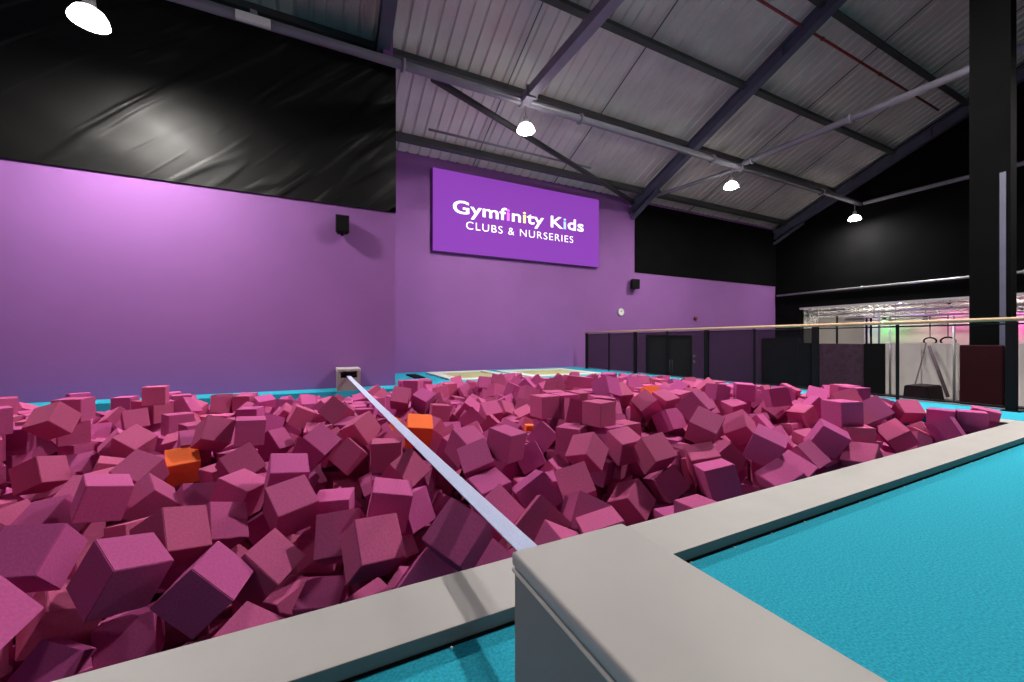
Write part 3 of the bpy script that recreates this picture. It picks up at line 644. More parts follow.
# ------------------------------------------------------------------ foam cubes
# settled cubes, six whole numbers each: position in mm, then the x, y, z parts of the unit quaternion in thousandths
POSES = [
-861,1581,127,451,-48,891, -863,2064,-299,-57,-930,258, -682,2096,-20,-420,-876,50, -391,1986,-94,-104,-914,-75, -744,2380,-444,-54,988,-131, -243,1819,-290,-948,227,202, 37,2197,-433,-981,163,-5, 237,1908,-42,-589,-711,-189,
122,2149,-73,-210,-219,-757, -208,2151,-149,-899,232,340, -115,2449,9,-530,-798,-207, -470,2629,-110,-290,369,-858, -589,2341,-6,-839,-271,302, -400,2864,-22,-100,156,-860, -900,3838,-52,-963,-146,15, -453,3274,43,34,518,-798,
-465,3815,177,-702,-19,73, -327,4199,-37,-810,-399,218, -148,2722,89,-981,-50,87, 20,3320,117,415,1,443, 244,3326,4,-707,367,164, 354,2170,37,41,97,-84, 527,2625,37,-832,359,283, 1222,2557,169,-514,-853,-23,
971,2463,92,-711,-597,-366, 971,2251,-41,-990,-39,-96, 1175,2048,-11,-151,-264,-105, 881,1981,-54,-805,451,204, 560,1639,53,460,792,401, 494,2373,-103,-735,363,496, 411,1672,-156,2,370,-842, 744,1720,-205,127,393,-853,
1039,1757,-37,323,454,-813, 1006,1522,-82,-133,196,-726, 1314,1772,-64,266,201,935, 1272,1542,-68,969,-197,139, 1987,2122,-221,-201,-268,130, 2374,2170,-168,-189,-251,-136, 2238,2162,73,379,-80,-21, 2434,1789,-31,-71,-113,-262,
2556,1989,10,877,444,181, 2884,1740,147,-710,-307,634, 3028,1647,-37,-756,607,129, 2779,1569,-47,-580,766,-128, 3379,2267,130,-389,-178,790, 3387,1750,-17,-691,606,239, 3748,1532,-16,-723,613,-236, 5608,1626,19,-663,348,-550,
5066,1805,-20,96,-387,-350, 6270,2130,66,-869,342,-138, -1910,4572,248,108,-393,570, -1791,4138,-78,-258,-811,-19, -1083,3071,10,38,144,210, -924,3223,-97,-60,-373,741, -1337,3175,-131,-149,-252,943, -1037,2343,6,279,-275,582,
-1351,4388,35,33,343,-806, -1079,3614,-16,166,303,-818, -1708,5577,49,-819,-187,86, 769,3280,159,-972,89,43, 1801,2384,78,210,-317,-505, 3080,3076,234,215,-359,-115, 3117,2812,112,-593,-617,-366, 910,4777,224,-742,-490,-318,
1437,2008,-1,-912,152,-224, 4896,2549,56,710,677,106, 256,2051,-442,139,-51,-982, -969,2400,-288,-318,722,-615, -711,3857,168,-429,-369,781, -118,2427,-512,-584,-261,-752, 3688,1733,118,-271,927,260, 4038,1794,289,-5,-13,-829,
2697,2093,230,337,4,-523, 2174,2409,78,817,-69,20, 463,2923,92,118,993,-28, 2167,2705,288,-553,442,551, 348,3494,164,256,-120,-909, 103,2576,-107,556,438,-554, 40,2584,-305,587,395,-586, 978,2704,143,-564,-792,-124,
-709,3295,-181,175,-890,-373, 1941,3218,289,481,518,518, -2195,4702,91,50,-705,-705, 5949,1537,91,-696,-124,124, 2978,2399,330,759,-530,310, 1576,2831,-53,-241,-191,-247, 189,4103,228,-805,-217,-342, -1923,4920,288,40,706,-40,
-1927,4925,90,153,-691,-691, -1706,4481,-158,100,938,311, 1792,2976,57,-799,-72,-445, 1917,2750,91,1,0,286, -1600,5797,289,-30,707,-706, -1194,4925,91,867,-498,0, 3023,2135,-59,-334,152,885, 2640,3176,414,2,-848,-509,
4731,1871,226,891,-286,133, 4664,2690,266,233,-604,379, -252,2993,-282,961,-101,256, 928,3030,-137,-258,-932,-192, -136,4868,82,691,214,-119, 1938,1527,-107,-495,-505,-495, 1151,4676,191,-397,-878,-247, 4039,1698,94,-660,-266,-658,
2130,2997,263,88,779,-132, -1673,3557,-250,356,83,403, -1201,2243,-305,598,377,-598, -631,2714,-305,852,515,-43, 2022,2532,-111,-609,-149,239, -594,2607,-503,521,-479,-478, 472,2620,-455,583,359,676, 235,3451,-305,-499,-501,500,
-2205,4469,289,186,-682,187, 4661,3068,285,-640,-269,255, -1874,4898,-107,-638,-304,-639, -869,4029,44,-266,-641,474, 4517,3320,250,57,780,-82, 3329,3072,242,-428,360,562, -1366,5913,101,-752,-88,-300, -761,2561,-81,558,-231,711,
-1578,5782,91,-264,-656,-264, 1774,4114,84,217,-716,-218, 983,2968,45,-473,193,753, 684,2934,-107,-1,0,-915, 4419,3033,87,130,983,81, -2368,5452,-180,902,210,312, -1065,6263,65,-785,25,47, -2036,5746,-108,-225,191,695,
5831,1719,91,-73,703,72, -1251,3353,-68,271,-18,-121, -596,3518,-98,-43,-46,887, -2223,4679,-107,0,0,-750, 1251,4340,90,741,-35,668, 4831,2801,96,42,859,304, -1347,3436,-349,719,-264,-633, 6325,1550,86,700,170,-693,
4888,2120,272,-776,-354,-522, -2151,6711,91,-50,-706,-50, 822,2657,-286,274,106,955, 1377,2981,-123,-111,729,672, -1373,4024,-101,-809,-96,-571, 1495,3974,62,-549,748,-350, 1713,2686,-163,-431,-834,-169, -414,4832,14,247,527,-617,
-423,2512,-701,0,0,-798, -611,5017,91,-561,-432,-559, 1240,2173,-305,706,-34,-34, -1513,4619,-9,-250,208,-532, 900,3479,18,201,280,583, 2842,3239,328,-315,630,-327, 427,3061,-188,-258,-489,-674, -2009,6029,-2,-598,-557,31,
-579,6127,60,-303,-521,-471, 683,3563,47,893,140,379, -817,6205,91,-425,566,425, 3658,1785,-113,-92,-185,978, 150,3784,-305,-567,-424,424, 1187,2401,-479,717,-286,232, 5454,2690,201,7,425,262, -1110,4680,-66,90,610,105,
-1170,2924,-290,-994,74,-6, 1620,4385,94,819,349,306, 2237,2589,-108,-1,0,840, 5364,1784,-136,-230,86,-763, 3352,4794,298,40,44,573, 2540,4636,179,838,70,534, 3145,1902,-107,649,-282,648, 4357,2211,-103,575,341,517,
477,2221,-503,-480,877,0, 1159,5247,289,676,-208,-208, 5145,2538,132,-48,708,504, 2428,2679,90,483,516,515, -3458,7240,90,621,-332,615, 2090,1825,-303,-12,-24,-97, 2230,2644,90,706,16,17, 2500,5597,120,-546,581,524,
124,3592,26,904,194,232, 5354,2263,289,-535,-461,-535, 3189,3304,92,175,121,788, 3083,1918,-305,0,0,830, -2147,4266,-107,-616,348,-348, 2860,4499,259,137,-574,65, 2319,2609,-305,-272,-653,-272, 2746,2162,-120,481,-387,598,
2108,4468,19,-687,606,386, -1746,4326,-280,137,-785,-289, 1673,3875,-19,363,-56,898, -475,2863,-416,738,544,245, 708,2620,-491,181,-13,-976, 2277,4231,-23,-198,-131,970, 1500,2254,-107,-563,-429,-563, 4705,2580,-115,-538,445,-566,
4302,2665,-33,737,-564,267, 1973,3209,91,540,-457,-456, 2258,6325,39,-238,541,-144, -105,6396,-6,308,-575,-152, 2160,3223,289,-1,-707,-1, 1866,2815,-107,627,-328,626, 65,2631,-503,1,0,-786, 2525,6126,183,-833,139,-39,
-275,5077,51,246,-761,558, 3498,2013,24,337,-398,836, 343,3653,-182,600,-379,199, -531,2757,-701,683,182,183, 4360,4599,222,141,-719,-504, -128,3358,-147,-77,-831,-321, -203,4830,-107,-195,-512,-100, 2399,3302,289,-648,-761,0,
260,2553,-500,558,423,508, -2087,4256,-305,-256,659,256, -909,4291,91,683,185,-682, 1015,3820,32,482,806,331, 2853,2422,-107,0,0,-686, -1101,2431,-487,149,784,526, 2549,5058,176,570,89,-817, -311,5774,56,-88,-631,752,
-55,3660,-263,-595,-383,704, 4971,3134,162,-428,80,276, 306,3954,75,96,-99,-419, 2844,2385,-305,-151,691,151, 1812,6196,76,-29,993,-79, 607,6165,9,50,-175,698, 4423,3797,216,122,-364,-61, 2465,2560,-107,-167,986,0,
3009,2694,-107,-2,3,199, 4556,1939,158,-399,359,-818, 3558,4779,272,-652,127,736, 2027,6431,93,696,718,3, -923,2219,-503,980,199,0, 471,4434,90,599,-800,16, 5530,2427,289,1,0,547, 739,5012,-66,-441,728,-348,
2353,2910,290,704,-76,-148, -3445,7611,-62,40,-571,-706, -138,2828,-453,708,-487,-178, 3535,3061,252,-441,-543,-513, 2558,2379,-503,-686,172,-172, 895,6475,-94,1,67,993, 1137,3605,-39,-812,-255,433, 1781,3633,-47,-379,10,-884,
-1327,6145,35,360,736,19, 2762,6041,218,-797,268,541, 235,3024,-347,757,-308,342, -1237,4891,-107,629,-323,629, 1078,2705,-208,-338,24,-758, -665,4165,-27,90,-243,805, 4652,3552,258,-367,438,-77, 2586,3093,240,222,-940,225,
2436,4529,28,-422,-511,-157, 48,4924,-9,-343,-400,616, 2080,3812,-66,845,15,505, -2869,7463,90,-353,-618,-347, 1148,2946,-183,516,654,224, 5553,3064,212,-109,833,-541, 488,3470,-19,199,514,541, 61,4024,30,-22,617,64,
521,3754,7,-281,43,804, 3581,2404,-73,616,-347,-31, 1002,4574,-8,-931,19,355, 2583,2387,-107,385,593,-385, 3379,2202,-242,-620,-453,-639, -1804,6222,91,653,-270,654, 945,5293,91,-704,-68,-704, -261,2591,-503,-630,320,630,
1024,6907,-45,-697,505,118, -2151,4251,91,687,167,167, 2303,4823,47,-18,-235,-467, 5611,1825,-128,-313,469,627, 4043,3961,175,-727,-417,-457, -1979,3963,-303,361,-618,-603, 2905,5348,191,485,468,-739, 932,7163,6,633,-126,257,
2162,2772,-305,691,149,149, 6036,1940,-145,-295,195,-12, -704,2580,-701,0,0,-169, -565,3942,-107,-288,647,-646, -2233,4440,91,-343,-618,-343, -1119,6568,77,-63,-48,-502, 3424,5958,192,-298,101,936, -1570,6638,92,1,4,-597,
1183,2165,-503,-568,421,-421, 737,3895,9,300,-873,-2, 718,2924,-305,606,-364,606, 5308,3001,187,-314,634,651, 1263,2245,-107,698,-47,-47, -1297,3769,-135,-212,-517,-332, 687,4576,-61,651,259,-555, -29,3380,-328,501,124,602,
2929,5778,179,153,-476,-585, 3117,4848,279,405,-711,-420, 1166,3109,-300,691,-653,308, 487,4889,91,701,-98,700, 772,3552,-203,442,-113,511, 1247,3920,-67,-683,-181,642, -1539,5822,-107,-705,48,-48, -1210,3794,-503,62,704,704,
1489,4463,-57,-386,-539,-748, 5500,1994,-304,-500,-492,507, -223,4484,-130,-233,-108,-928, 1010,4974,33,256,586,768, 3443,2859,-107,-510,487,-488, -975,5969,-107,-607,-362,-607, 445,2829,-107,-707,14,706, 2922,3314,92,678,198,204,
481,3200,5,-658,710,204, 1400,3666,-47,-436,-719,103, 2102,4254,-115,718,-183,89, 5647,5696,115,-155,-84,-888, 2072,2977,74,675,-306,531, 68,5205,49,133,-356,-665, 2185,3447,289,698,-108,700, 2043,3581,-69,559,-828,17,
-730,5906,-5,-680,134,477, 3039,6145,199,110,-424,451, 5762,5424,91,707,13,-707, 2074,6191,-105,583,-444,471, 4934,2975,7,821,-265,286, 2323,6908,116,-578,743,83, -1987,4478,-363,-279,-275,488, 4630,2866,-77,660,29,579,
2676,2671,-305,319,-632,319, 2541,6050,-7,-604,455,-574, 1325,4546,86,-8,861,-99, -3313,6978,-107,0,1,485, 2551,2980,80,327,-559,-390, -492,5950,-71,-706,-9,362, 8,4682,-97,164,713,67, 2905,4788,198,733,-266,-557,
1802,6830,7,653,-203,-637, 1148,3273,-517,110,-115,-702, 4672,3156,91,-699,73,703, -686,2867,-531,-393,255,824, 5927,3626,123,-566,-424,619, 3695,2845,137,17,-786,-374, 417,4686,91,31,707,-31, -2908,6553,-107,532,-465,533,
116,2805,-215,508,-753,-402, 157,6358,-47,78,784,-609, -827,6431,91,-692,143,-142, 547,2438,-593,655,-377,122, 5914,4911,137,-116,-544,819, 6351,5888,94,-30,706,-31, 5726,2644,219,-504,479,-718, 5338,4445,125,-568,-348,-154,
-1182,6007,-107,-978,210,1, 1562,3447,-44,-266,-337,903, 3526,3308,-104,-236,-697,-232, 2547,6557,88,365,566,-388, -1305,5802,-65,515,252,-453, 1832,5577,-101,638,247,263, 5012,2771,-66,-607,78,344, -375,6542,-28,-238,437,265,
4442,3310,64,599,196,-759, 1786,7093,91,-490,-511,-490, -1110,2611,-336,418,835,-349, 4222,1515,-154,-24,-928,6, 3625,3323,226,-785,520,-64, 707,2852,-503,-479,520,-520, -2206,6139,-72,-532,466,691, -919,4242,-107,-834,552,-1,
4551,1859,-107,-321,627,-633, -2388,6842,-113,185,-648,-663, 5431,4261,140,-409,312,-464, 392,7637,-166,-253,-57,-966, 1394,5017,105,784,584,-3, -1802,5875,-21,434,741,494, 2509,6299,32,-223,-11,646, -720,4393,-162,446,871,196,
2243,5122,-26,-288,91,-632, 4410,3582,150,-351,602,677, 268,4267,144,543,136,-493, 1531,5226,9,872,315,-364, -458,2038,-503,0,0,963, 5005,4578,92,825,-88,333, -34,6001,-61,986,69,11, 6331,5615,32,373,429,-576,
2857,2883,-107,27,706,707, 5376,7589,67,547,-825,52, 2466,5332,-7,-115,160,-743, -62,4210,-117,674,-76,-726, 2251,2526,-503,-706,35,-35, 5537,2207,-108,420,-570,417, 3197,2516,49,-289,-847,-153, 2622,2367,-305,0,0,-492,
-3227,7248,-100,-2,-4,885, 2585,4837,119,-46,-721,127, 1952,4883,5,628,6,-552, 3615,2673,-8,-351,-751,-175, 2330,2920,93,-734,-65,-669, 1451,7308,91,-708,16,-16, -870,2583,-503,570,-419,-419, -302,3639,-198,285,-898,-252,
6136,2364,92,486,586,426, 1977,5183,7,-366,-863,-328, 5258,2783,36,-763,618,110, 4076,4880,290,300,-639,300, 3816,4239,185,649,-726,-96, 5324,6063,91,-45,706,44, 1514,2986,-307,3,672,-738, 2322,6684,28,-897,12,-33,
-1771,7031,91,-108,699,-699, 822,6736,-110,-57,737,-666, 6351,4683,91,0,712,702, 3917,7644,80,115,688,-698, 4694,2365,-128,-763,106,12, 4237,5035,289,-390,591,391, 1515,4197,-29,-394,15,-710, -1798,5189,-183,-762,124,-589,
384,2607,-701,-374,600,-600, 1040,3368,-126,373,-287,866, -371,3078,-107,-336,354,-772, -2138,5461,-117,-186,881,-280, 122,3808,-87,478,-394,608, -1395,4629,-192,220,355,102, 5830,1705,-107,572,415,415, -401,3055,-436,-314,-230,571,
5725,2893,91,57,-705,-705, 3455,3636,-158,260,890,28, 4874,2012,105,552,-42,-775, -1605,3111,-162,-177,-889,-414, 2598,3368,289,697,96,-704, 3210,4367,142,-197,139,-581, 6323,7031,19,-595,-157,689, 294,5013,91,505,495,-505,
1632,3056,-106,-627,-391,-585, 5493,2837,26,662,411,-241, 3817,4772,266,-81,94,-444, -1130,3947,-105,768,13,-38, -1386,3545,-170,-173,-155,-369, -3108,7087,-107,333,624,-334, 40,6603,-63,-363,798,159, 5778,2240,128,-274,-398,-510,
27,2985,-304,306,284,109, -3571,7450,88,615,-266,669, 3230,3021,-187,-779,500,-266, 1914,5931,-142,-592,-339,629, 4835,4786,93,-129,-704,689, 6153,2349,-111,48,-992,79, 1497,2766,-310,229,607,-637, 3424,2848,90,-644,-294,288,
6098,4322,91,-563,-827,4, 2827,6262,206,939,-294,-150, -3331,7416,-107,-329,-626,626, 4245,4331,123,-735,46,-62, 6336,2404,78,93,16,703, -1006,4446,-94,41,307,813, -1362,5051,-107,-477,-879,1, -366,5365,-32,-674,-639,125,
-1079,6213,-126,513,330,-663, 927,3212,-309,-71,-578,-72, -1153,4414,-270,224,-465,371, 6153,6014,57,438,-439,555, -1798,6794,92,429,-563,-558, 3755,6863,91,568,-422,-421, -2229,6680,-107,-335,622,335, 3430,3308,88,436,533,-421,
3460,5281,234,-438,-807,173, 766,5796,-184,-507,79,-637, 1584,4639,-42,151,275,-264, 2084,4031,-112,-97,-994,37, 2574,2949,-503,-1,-708,707, 301,3526,-503,581,-404,581, -1634,4950,-107,-484,515,484, 3950,5084,240,860,438,-94,
5231,4916,51,448,-718,178, 1656,5966,-7,-568,-263,603, 2055,2722,-503,0,0,260, -1612,6046,91,-692,-146,-691, 2602,6967,38,-192,-625,114, -1556,2916,79,663,325,221, 5955,6025,89,-991,0,-2, 504,6976,-161,-537,43,771,
6017,1548,-107,218,673,673, 4050,4362,94,-651,759,-11, -1661,7283,-22,-30,-703,357, 1976,2698,-305,219,-976,0, 2060,7043,-13,354,-235,898, -1773,3333,-115,78,172,-127, 4106,1972,-60,-605,572,-551, 5578,2210,90,-409,-576,-410,
1506,4900,-95,-177,-764,-393, 5527,6132,91,-106,693,90, 6093,6329,65,199,-944,132, 4731,3359,119,274,-292,-767, 1205,3465,-266,317,-647,611, 6142,6624,58,-149,151,952, 1848,7381,91,-63,-704,-64, 3966,1681,-107,992,124,0,
1956,3391,-107,698,-114,698, 2096,6691,51,634,352,613, 753,7287,-101,-840,102,402, 3811,4018,94,459,-468,-630, -2399,5289,-352,314,-348,-342, -1418,5298,-143,151,495,575, 1001,2547,-351,-179,-842,-463, 1560,2497,-216,492,-725,-482,
2594,2609,-503,-257,-659,-257, 1900,3168,-107,-645,-289,-646, -1384,2785,-495,506,-659,-200, 3632,3547,-53,523,556,645, 5979,4106,90,869,-495,-1, 3978,6461,93,-627,-325,-642, 701,4825,-139,-148,-964,-155, 730,4192,-66,-677,481,-121,
3264,4725,99,160,-664,-709, 2746,3217,90,-348,-619,616, 4911,3300,32,127,-769,515, 231,2330,-594,-277,-851,35, 5026,5488,48,91,443,4, 3111,2325,-108,4,12,959, 2865,2079,-302,401,908,-106, 5797,2217,-108,-27,-760,646,
3779,3840,-181,-937,17,-200, 398,6231,-98,462,334,765, 3170,2441,-484,64,-295,-572, 4115,2302,-181,507,-588,227, 1722,3266,-108,253,658,-252, 6316,3881,91,-609,-361,361, 2432,5555,-66,-524,-342,625, -883,5737,-115,548,834,-36,
3440,2586,-193,-137,-702,-519, 1128,3183,-61,-59,-882,-325, -1097,3359,-396,-103,456,-77, 867,3725,-67,515,791,277, 3351,2647,76,76,191,-319, 4177,3319,132,-221,-864,452, 749,7020,-107,2,-1,-641, 3653,6632,91,-647,287,646,
1302,7261,-107,-704,-69,69, 570,6707,-148,130,-767,607, 4494,2460,-253,-351,291,573, 5161,3468,79,600,437,24, 4518,4349,109,-260,-191,624, 6264,5015,91,0,0,-151, -2523,5142,-503,615,349,349, 3023,5182,90,-408,298,857,
-1582,4284,-503,-3,-1000,0, -2312,4620,-305,-564,426,564, -1113,6467,-107,-72,33,528, 1170,5264,91,-534,463,-463, 2743,5548,106,170,190,765, -777,5503,-106,60,-28,-66, 5925,2973,91,117,-697,-698, -1320,6773,-122,-635,605,324,
3649,7590,93,-58,-110,-911, 5691,3648,93,-92,-698,702, 1724,4979,-76,-213,-309,261, 1645,5418,-112,-284,650,-669, 5232,6809,51,376,-390,810, 2126,7344,-41,-474,-661,77, -2350,6049,37,-44,452,-481, -1532,4028,-503,639,-770,0,
-3430,7174,-107,656,231,-677, -2804,7434,-107,-76,699,-707, -2644,7651,-223,-632,315,317, 5750,4099,91,-68,704,67, 5041,4983,81,954,-279,-105, 1492,7093,91,-58,704,57, -531,3137,-302,811,79,-387, 5474,3778,60,613,-306,-728,
2287,6039,-98,634,41,-147, 6137,7613,-36,367,672,308, 4265,1768,-71,36,-706,-321, -1995,5156,-162,134,302,-613, -13,7311,-148,-594,-714,-244, -2954,6774,-107,840,-542,0, 5737,3861,91,554,440,439, 1168,3511,-502,-490,-520,492,
-1147,2169,-503,648,-284,-284, -837,6170,-107,-702,-86,87, 273,4503,91,-434,558,434, 3830,6277,79,-691,198,691, -201,6702,-105,742,-493,-444, 1031,5511,91,-705,21,-21, 661,6470,-57,-154,-783,148, -3251,6738,-149,268,-656,615,
3679,4534,256,241,-458,-806, 5057,3034,-158,307,-375,-6, 2534,2937,-701,600,374,-600, -1450,3884,-305,244,-663,245, 3491,3075,35,-782,88,607, 3267,5047,232,-775,-90,-622, 3515,5032,276,327,645,-386, -86,7034,-86,302,-489,-208,
1047,3684,-302,438,352,553, -784,4024,-305,-987,161,0, -396,4443,-270,-445,-549,-122, 3542,4341,268,916,-360,-161, 2229,5586,-70,25,780,-16, 305,3681,50,96,-801,242, -813,5091,-107,-740,-673,1, -634,5689,-74,64,989,89,
954,5539,-107,56,-703,-706, 492,3956,-503,700,-93,-92, 956,5247,-107,-707,-27,-707, 5754,3152,91,707,-1,-1, 1188,4804,30,-224,439,566, -2517,5538,-69,338,-179,-919, -886,7007,5,-245,100,-795, 3607,3075,-140,-621,178,-344,
39,4443,-71,-60,-992,98, -1358,6493,-107,92,702,-89, 3876,6693,91,421,568,568, 6000,5114,67,-703,-52,-204, 5366,4672,93,636,771,22, 2580,2607,-701,706,-31,-32, 3047,2190,-503,701,98,-699, -1210,4475,-503,153,-690,152,
3626,3523,-305,446,-548,445, -877,4260,-305,267,654,-267, 3064,2211,-305,228,669,-228, 1822,6164,-120,496,421,-489, 1284,6978,-107,-666,-237,237, 1105,7130,-151,-199,87,886, 5133,2567,-107,0,0,-653, 1105,2857,-362,519,-223,-821,
6153,3660,60,-246,669,-164, -544,4228,-237,-316,-804,503, -1045,5521,-97,202,313,-889, 3063,5554,91,-484,-642,416, -1524,7443,-206,887,392,81, 1023,7642,-73,110,-160,-690, -67,5633,-69,683,-183,475, 3510,6184,156,-190,818,535,
2094,6511,-105,710,704,1, -1350,7034,-156,-274,511,-814, 2381,7149,55,560,-791,-22, 5160,3211,116,-953,-245,177, 2649,4213,137,77,-192,884, -2266,5474,53,-722,559,-398, 3911,2150,-199,259,479,-373, -480,2274,-701,0,0,909,
404,2168,-701,655,267,267, 677,2190,-701,654,-268,-268, 2170,2268,-701,678,735,0, 2555,2289,-701,-452,544,452, 2823,2280,-701,-706,-40,-706, -183,2627,-701,-330,944,0, 1883,2607,-701,-489,-510,510, 2224,2630,-701,488,512,-488,
-809,2988,-701,-623,-335,334, -2562,3217,-701,632,318,-632, 500,3400,-701,679,-199,678, 846,3254,-701,919,395,0, 1148,3599,-701,-241,-971,0, 133,3914,-701,-645,288,646, 1157,4332,-701,-575,-411,-575, -1046,4684,-701,784,621,1,
-452,4606,-701,-342,-619,-342, 566,1877,-503,-686,-170,-686, 2900,1829,-701,59,-705,59, 3118,1866,-503,360,609,-360, 3321,2119,-701,-221,671,221, 2788,2302,-503,581,-814,0, 3507,2339,-503,-701,92,701, -1832,2522,-503,707,-10,-10,
1022,2436,-609,419,143,787, 1867,2573,-503,0,0,-492, 112,2927,-541,913,-141,372, 488,2864,-503,705,59,60, 1544,2980,-504,-33,737,674, 2231,3000,-503,-498,-502,-497, 5307,3107,-473,-689,157,-697, -2272,3082,-502,836,546,58,
-561,3323,-503,-634,-313,-634, 1310,3023,-503,-45,-706,706, 5273,3378,-503,367,-930,0, -1010,3630,-503,698,-115,-115, 878,3676,-503,0,0,651, -3095,3952,-503,443,-551,443, -1147,3996,-503,18,707,707, -890,4264,-503,46,-706,46,
-3265,4723,-504,-353,-606,635, -1171,4707,-503,706,33,-706, -3532,4869,-500,183,581,729, -2187,4781,-503,-122,-697,697, -2023,5957,-503,421,-541,-550, -1778,6060,-503,952,305,-1, -4027,6149,-619,-222,-396,-719, 3953,1712,-503,558,434,-558,
3760,1838,-300,124,91,-946, 4050,1883,-341,578,-609,-476, 4551,1804,-305,-586,395,586, 5243,2207,-305,-700,90,702, 5528,2279,-305,236,667,-236, 5771,2329,-305,88,-702,88, -1816,2503,-305,676,-210,-210, -2224,2807,-305,417,573,-412,
-1730,2734,-305,58,-704,-705, 486,2854,-305,-498,502,497, 896,2667,-648,621,-170,497, 2269,2988,-305,-2,2,-814, 1419,3228,-356,-370,897,-86, 1860,3187,-305,-707,3,-4, 2788,3233,-306,-707,18,-23, -2890,3536,-499,-418,-390,-806,
-1526,3483,-450,-550,343,-708, 107,3481,-503,0,0,177, 525,3548,-340,3,-727,-421, 828,3786,-305,-475,524,-524, 1669,3833,-503,711,284,-596, -1763,4098,-387,127,433,-117, 109,4191,-604,-518,-735,-406, -3290,4473,-503,0,0,-637,
1443,4354,-305,707,5,-707, -3418,4679,-323,606,115,507, -2828,4611,-305,593,-386,-386, -1204,4720,-305,0,0,217, -124,4631,-332,670,101,-387, -2927,4797,-305,-577,409,-409, -776,5069,-305,0,1,224, -3054,5280,-305,694,135,-694,
-3737,5523,-563,896,341,-96, -3452,5866,-305,943,333,0, -2251,5860,-311,-567,490,499, -3029,6174,-330,259,-592,442, -1796,6081,-305,-90,702,89, -1556,6068,-305,-96,-700,701, -4090,5984,-461,-102,785,-549, -2993,6400,-334,575,-157,776,
-1878,6327,-305,-411,576,410, 2288,6445,-306,526,395,-583, -4122,6382,-503,249,-662,248, 899,6848,-305,691,-156,688, -4281,6901,-305,-1,0,783, -3979,7046,-305,-698,-109,-699, -2938,7202,-304,-208,674,213, 394,7154,-315,365,556,-390,
-2860,7470,-306,558,-428,564, -355,7606,-334,437,369,433, 3652,1761,-557,808,-394,437, 4719,1509,-305,500,501,499, 4957,1570,-305,-302,640,303, 5290,1515,-305,-699,41,73, 5921,1543,-305,-370,602,-603, 6349,1526,-120,66,-698,-67,
548,1902,-305,123,-696,-696, 2043,2018,-573,722,584,135, 3304,2119,-463,-93,413,-884, 3931,1898,-156,25,-338,216, 4781,1861,-277,-531,-535,-228, 5108,2000,-558,673,-662,264, 5427,1701,-503,-363,607,-607, 5883,1777,-305,-55,705,55,
1509,2226,-305,605,-365,-364, 3579,1970,-328,786,-314,-224, 5233,2180,-108,484,516,-484, 6033,2330,-314,20,995,-89, -2045,2365,-335,-255,-129,644, -1567,2342,-305,-115,698,-698, -1350,2447,-305,-699,-105,105, 921,2205,-544,-786,-408,-317,
5296,2390,-107,-998,-71,1, -2240,2793,-108,629,-324,631, -1980,2768,-107,-959,-285,0, -1727,2675,-107,536,461,-536, -1455,3029,-503,-482,-518,-482, -224,3040,-540,-816,267,288, 2034,2971,-121,-686,359,-203, 2324,2939,-105,-567,-822,14,
2530,2807,-108,-630,-319,318, 3449,2854,-305,0,-4,641, 4214,2789,-171,-299,771,-242, 4435,2795,-211,64,-389,904, -2353,3043,-114,452,490,567, -2081,3032,-133,-733,179,655, -256,3224,-303,-147,-682,-185, 453,3109,-411,51,930,309,
1342,3181,-174,-174,-169,716, 2257,3163,-107,-617,346,617, 4396,3252,-127,-111,773,131, 4651,3174,-106,9,-24,943, -800,3450,-529,-442,-766,-419, -788,3751,-701,276,961,0, 725,3459,-394,-907,239,26, 2836,3376,-107,66,-707,66,
3364,3467,-255,820,-217,527, -2244,3807,-107,637,307,307, -1523,4100,-263,-625,-115,369, 234,3826,-503,-1,0,926, 480,3957,-107,579,-407,-405, -2488,4322,-107,816,-578,0, -1976,4228,-503,-443,-551,551, -1115,4247,-479,17,-140,-983,
-56,4341,-454,166,779,583, 253,4429,-107,-761,-649,0, 496,4408,-107,800,-600,14, 1230,4366,-108,495,-448,-491, 2737,4582,-121,-557,-423,-446, 3001,4521,-108,-23,-682,724, -3092,4647,-325,870,256,107, -2635,4493,-107,-941,-338,0,
-281,4689,-503,0,0,590, 209,4637,-107,-705,55,705, 1965,4624,-107,201,-678,200, -3608,4845,-316,670,-434,-341, -3204,4877,-305,194,-677,-683, -593,4985,-107,-572,416,572, -7,4823,-267,-298,-944,-141, 470,4885,-107,-537,-459,460,
1378,4775,-181,-392,881,216, -3785,5003,-515,286,-939,117, -3037,5031,-355,-276,98,761, -2743,5398,-103,34,-710,68, -2393,5554,-397,-186,169,772, 225,5202,-120,101,-450,-586, 2931,5360,-96,-559,-334,-306, 6307,5548,-154,-64,171,889,
-3547,5617,-305,470,528,-470, -3356,5392,-305,-612,353,-353, -2254,5878,-114,995,82,6, -1620,5815,-305,0,0,-565, -3658,6234,-414,839,-68,-436, -1744,6112,-107,697,-122,696, -1541,6051,-107,686,-172,686, -236,6012,-107,70,-998,-4,
-49,6195,-125,666,139,729, 177,6135,-139,-483,-621,-483, 473,5988,-294,920,187,-142, 2413,6250,-181,609,-280,509, 5974,6239,-111,621,203,124, -4161,5652,-394,772,355,494, -3528,6158,-179,-185,591,-766, -3144,6459,-164,-688,-549,450,
-2826,6311,-277,262,-660,437, -1930,6307,-107,700,96,97, -874,6434,-107,480,519,519, -329,6261,-109,-282,-660,-290, 1390,6327,-177,784,353,-377, 1772,6385,-107,0,0,755, 2292,6497,-78,-632,310,-638, 2563,6521,-108,603,-299,663,
4946,6511,-121,947,304,-80, 5944,6458,-106,-624,383,577, -4052,6789,-305,-179,-684,684, -2570,6669,-107,281,-649,281, 139,6766,-160,666,0,606, 1073,6676,-159,27,612,-754, 1881,6618,-107,460,536,-463, 5270,7105,-130,271,-215,767,
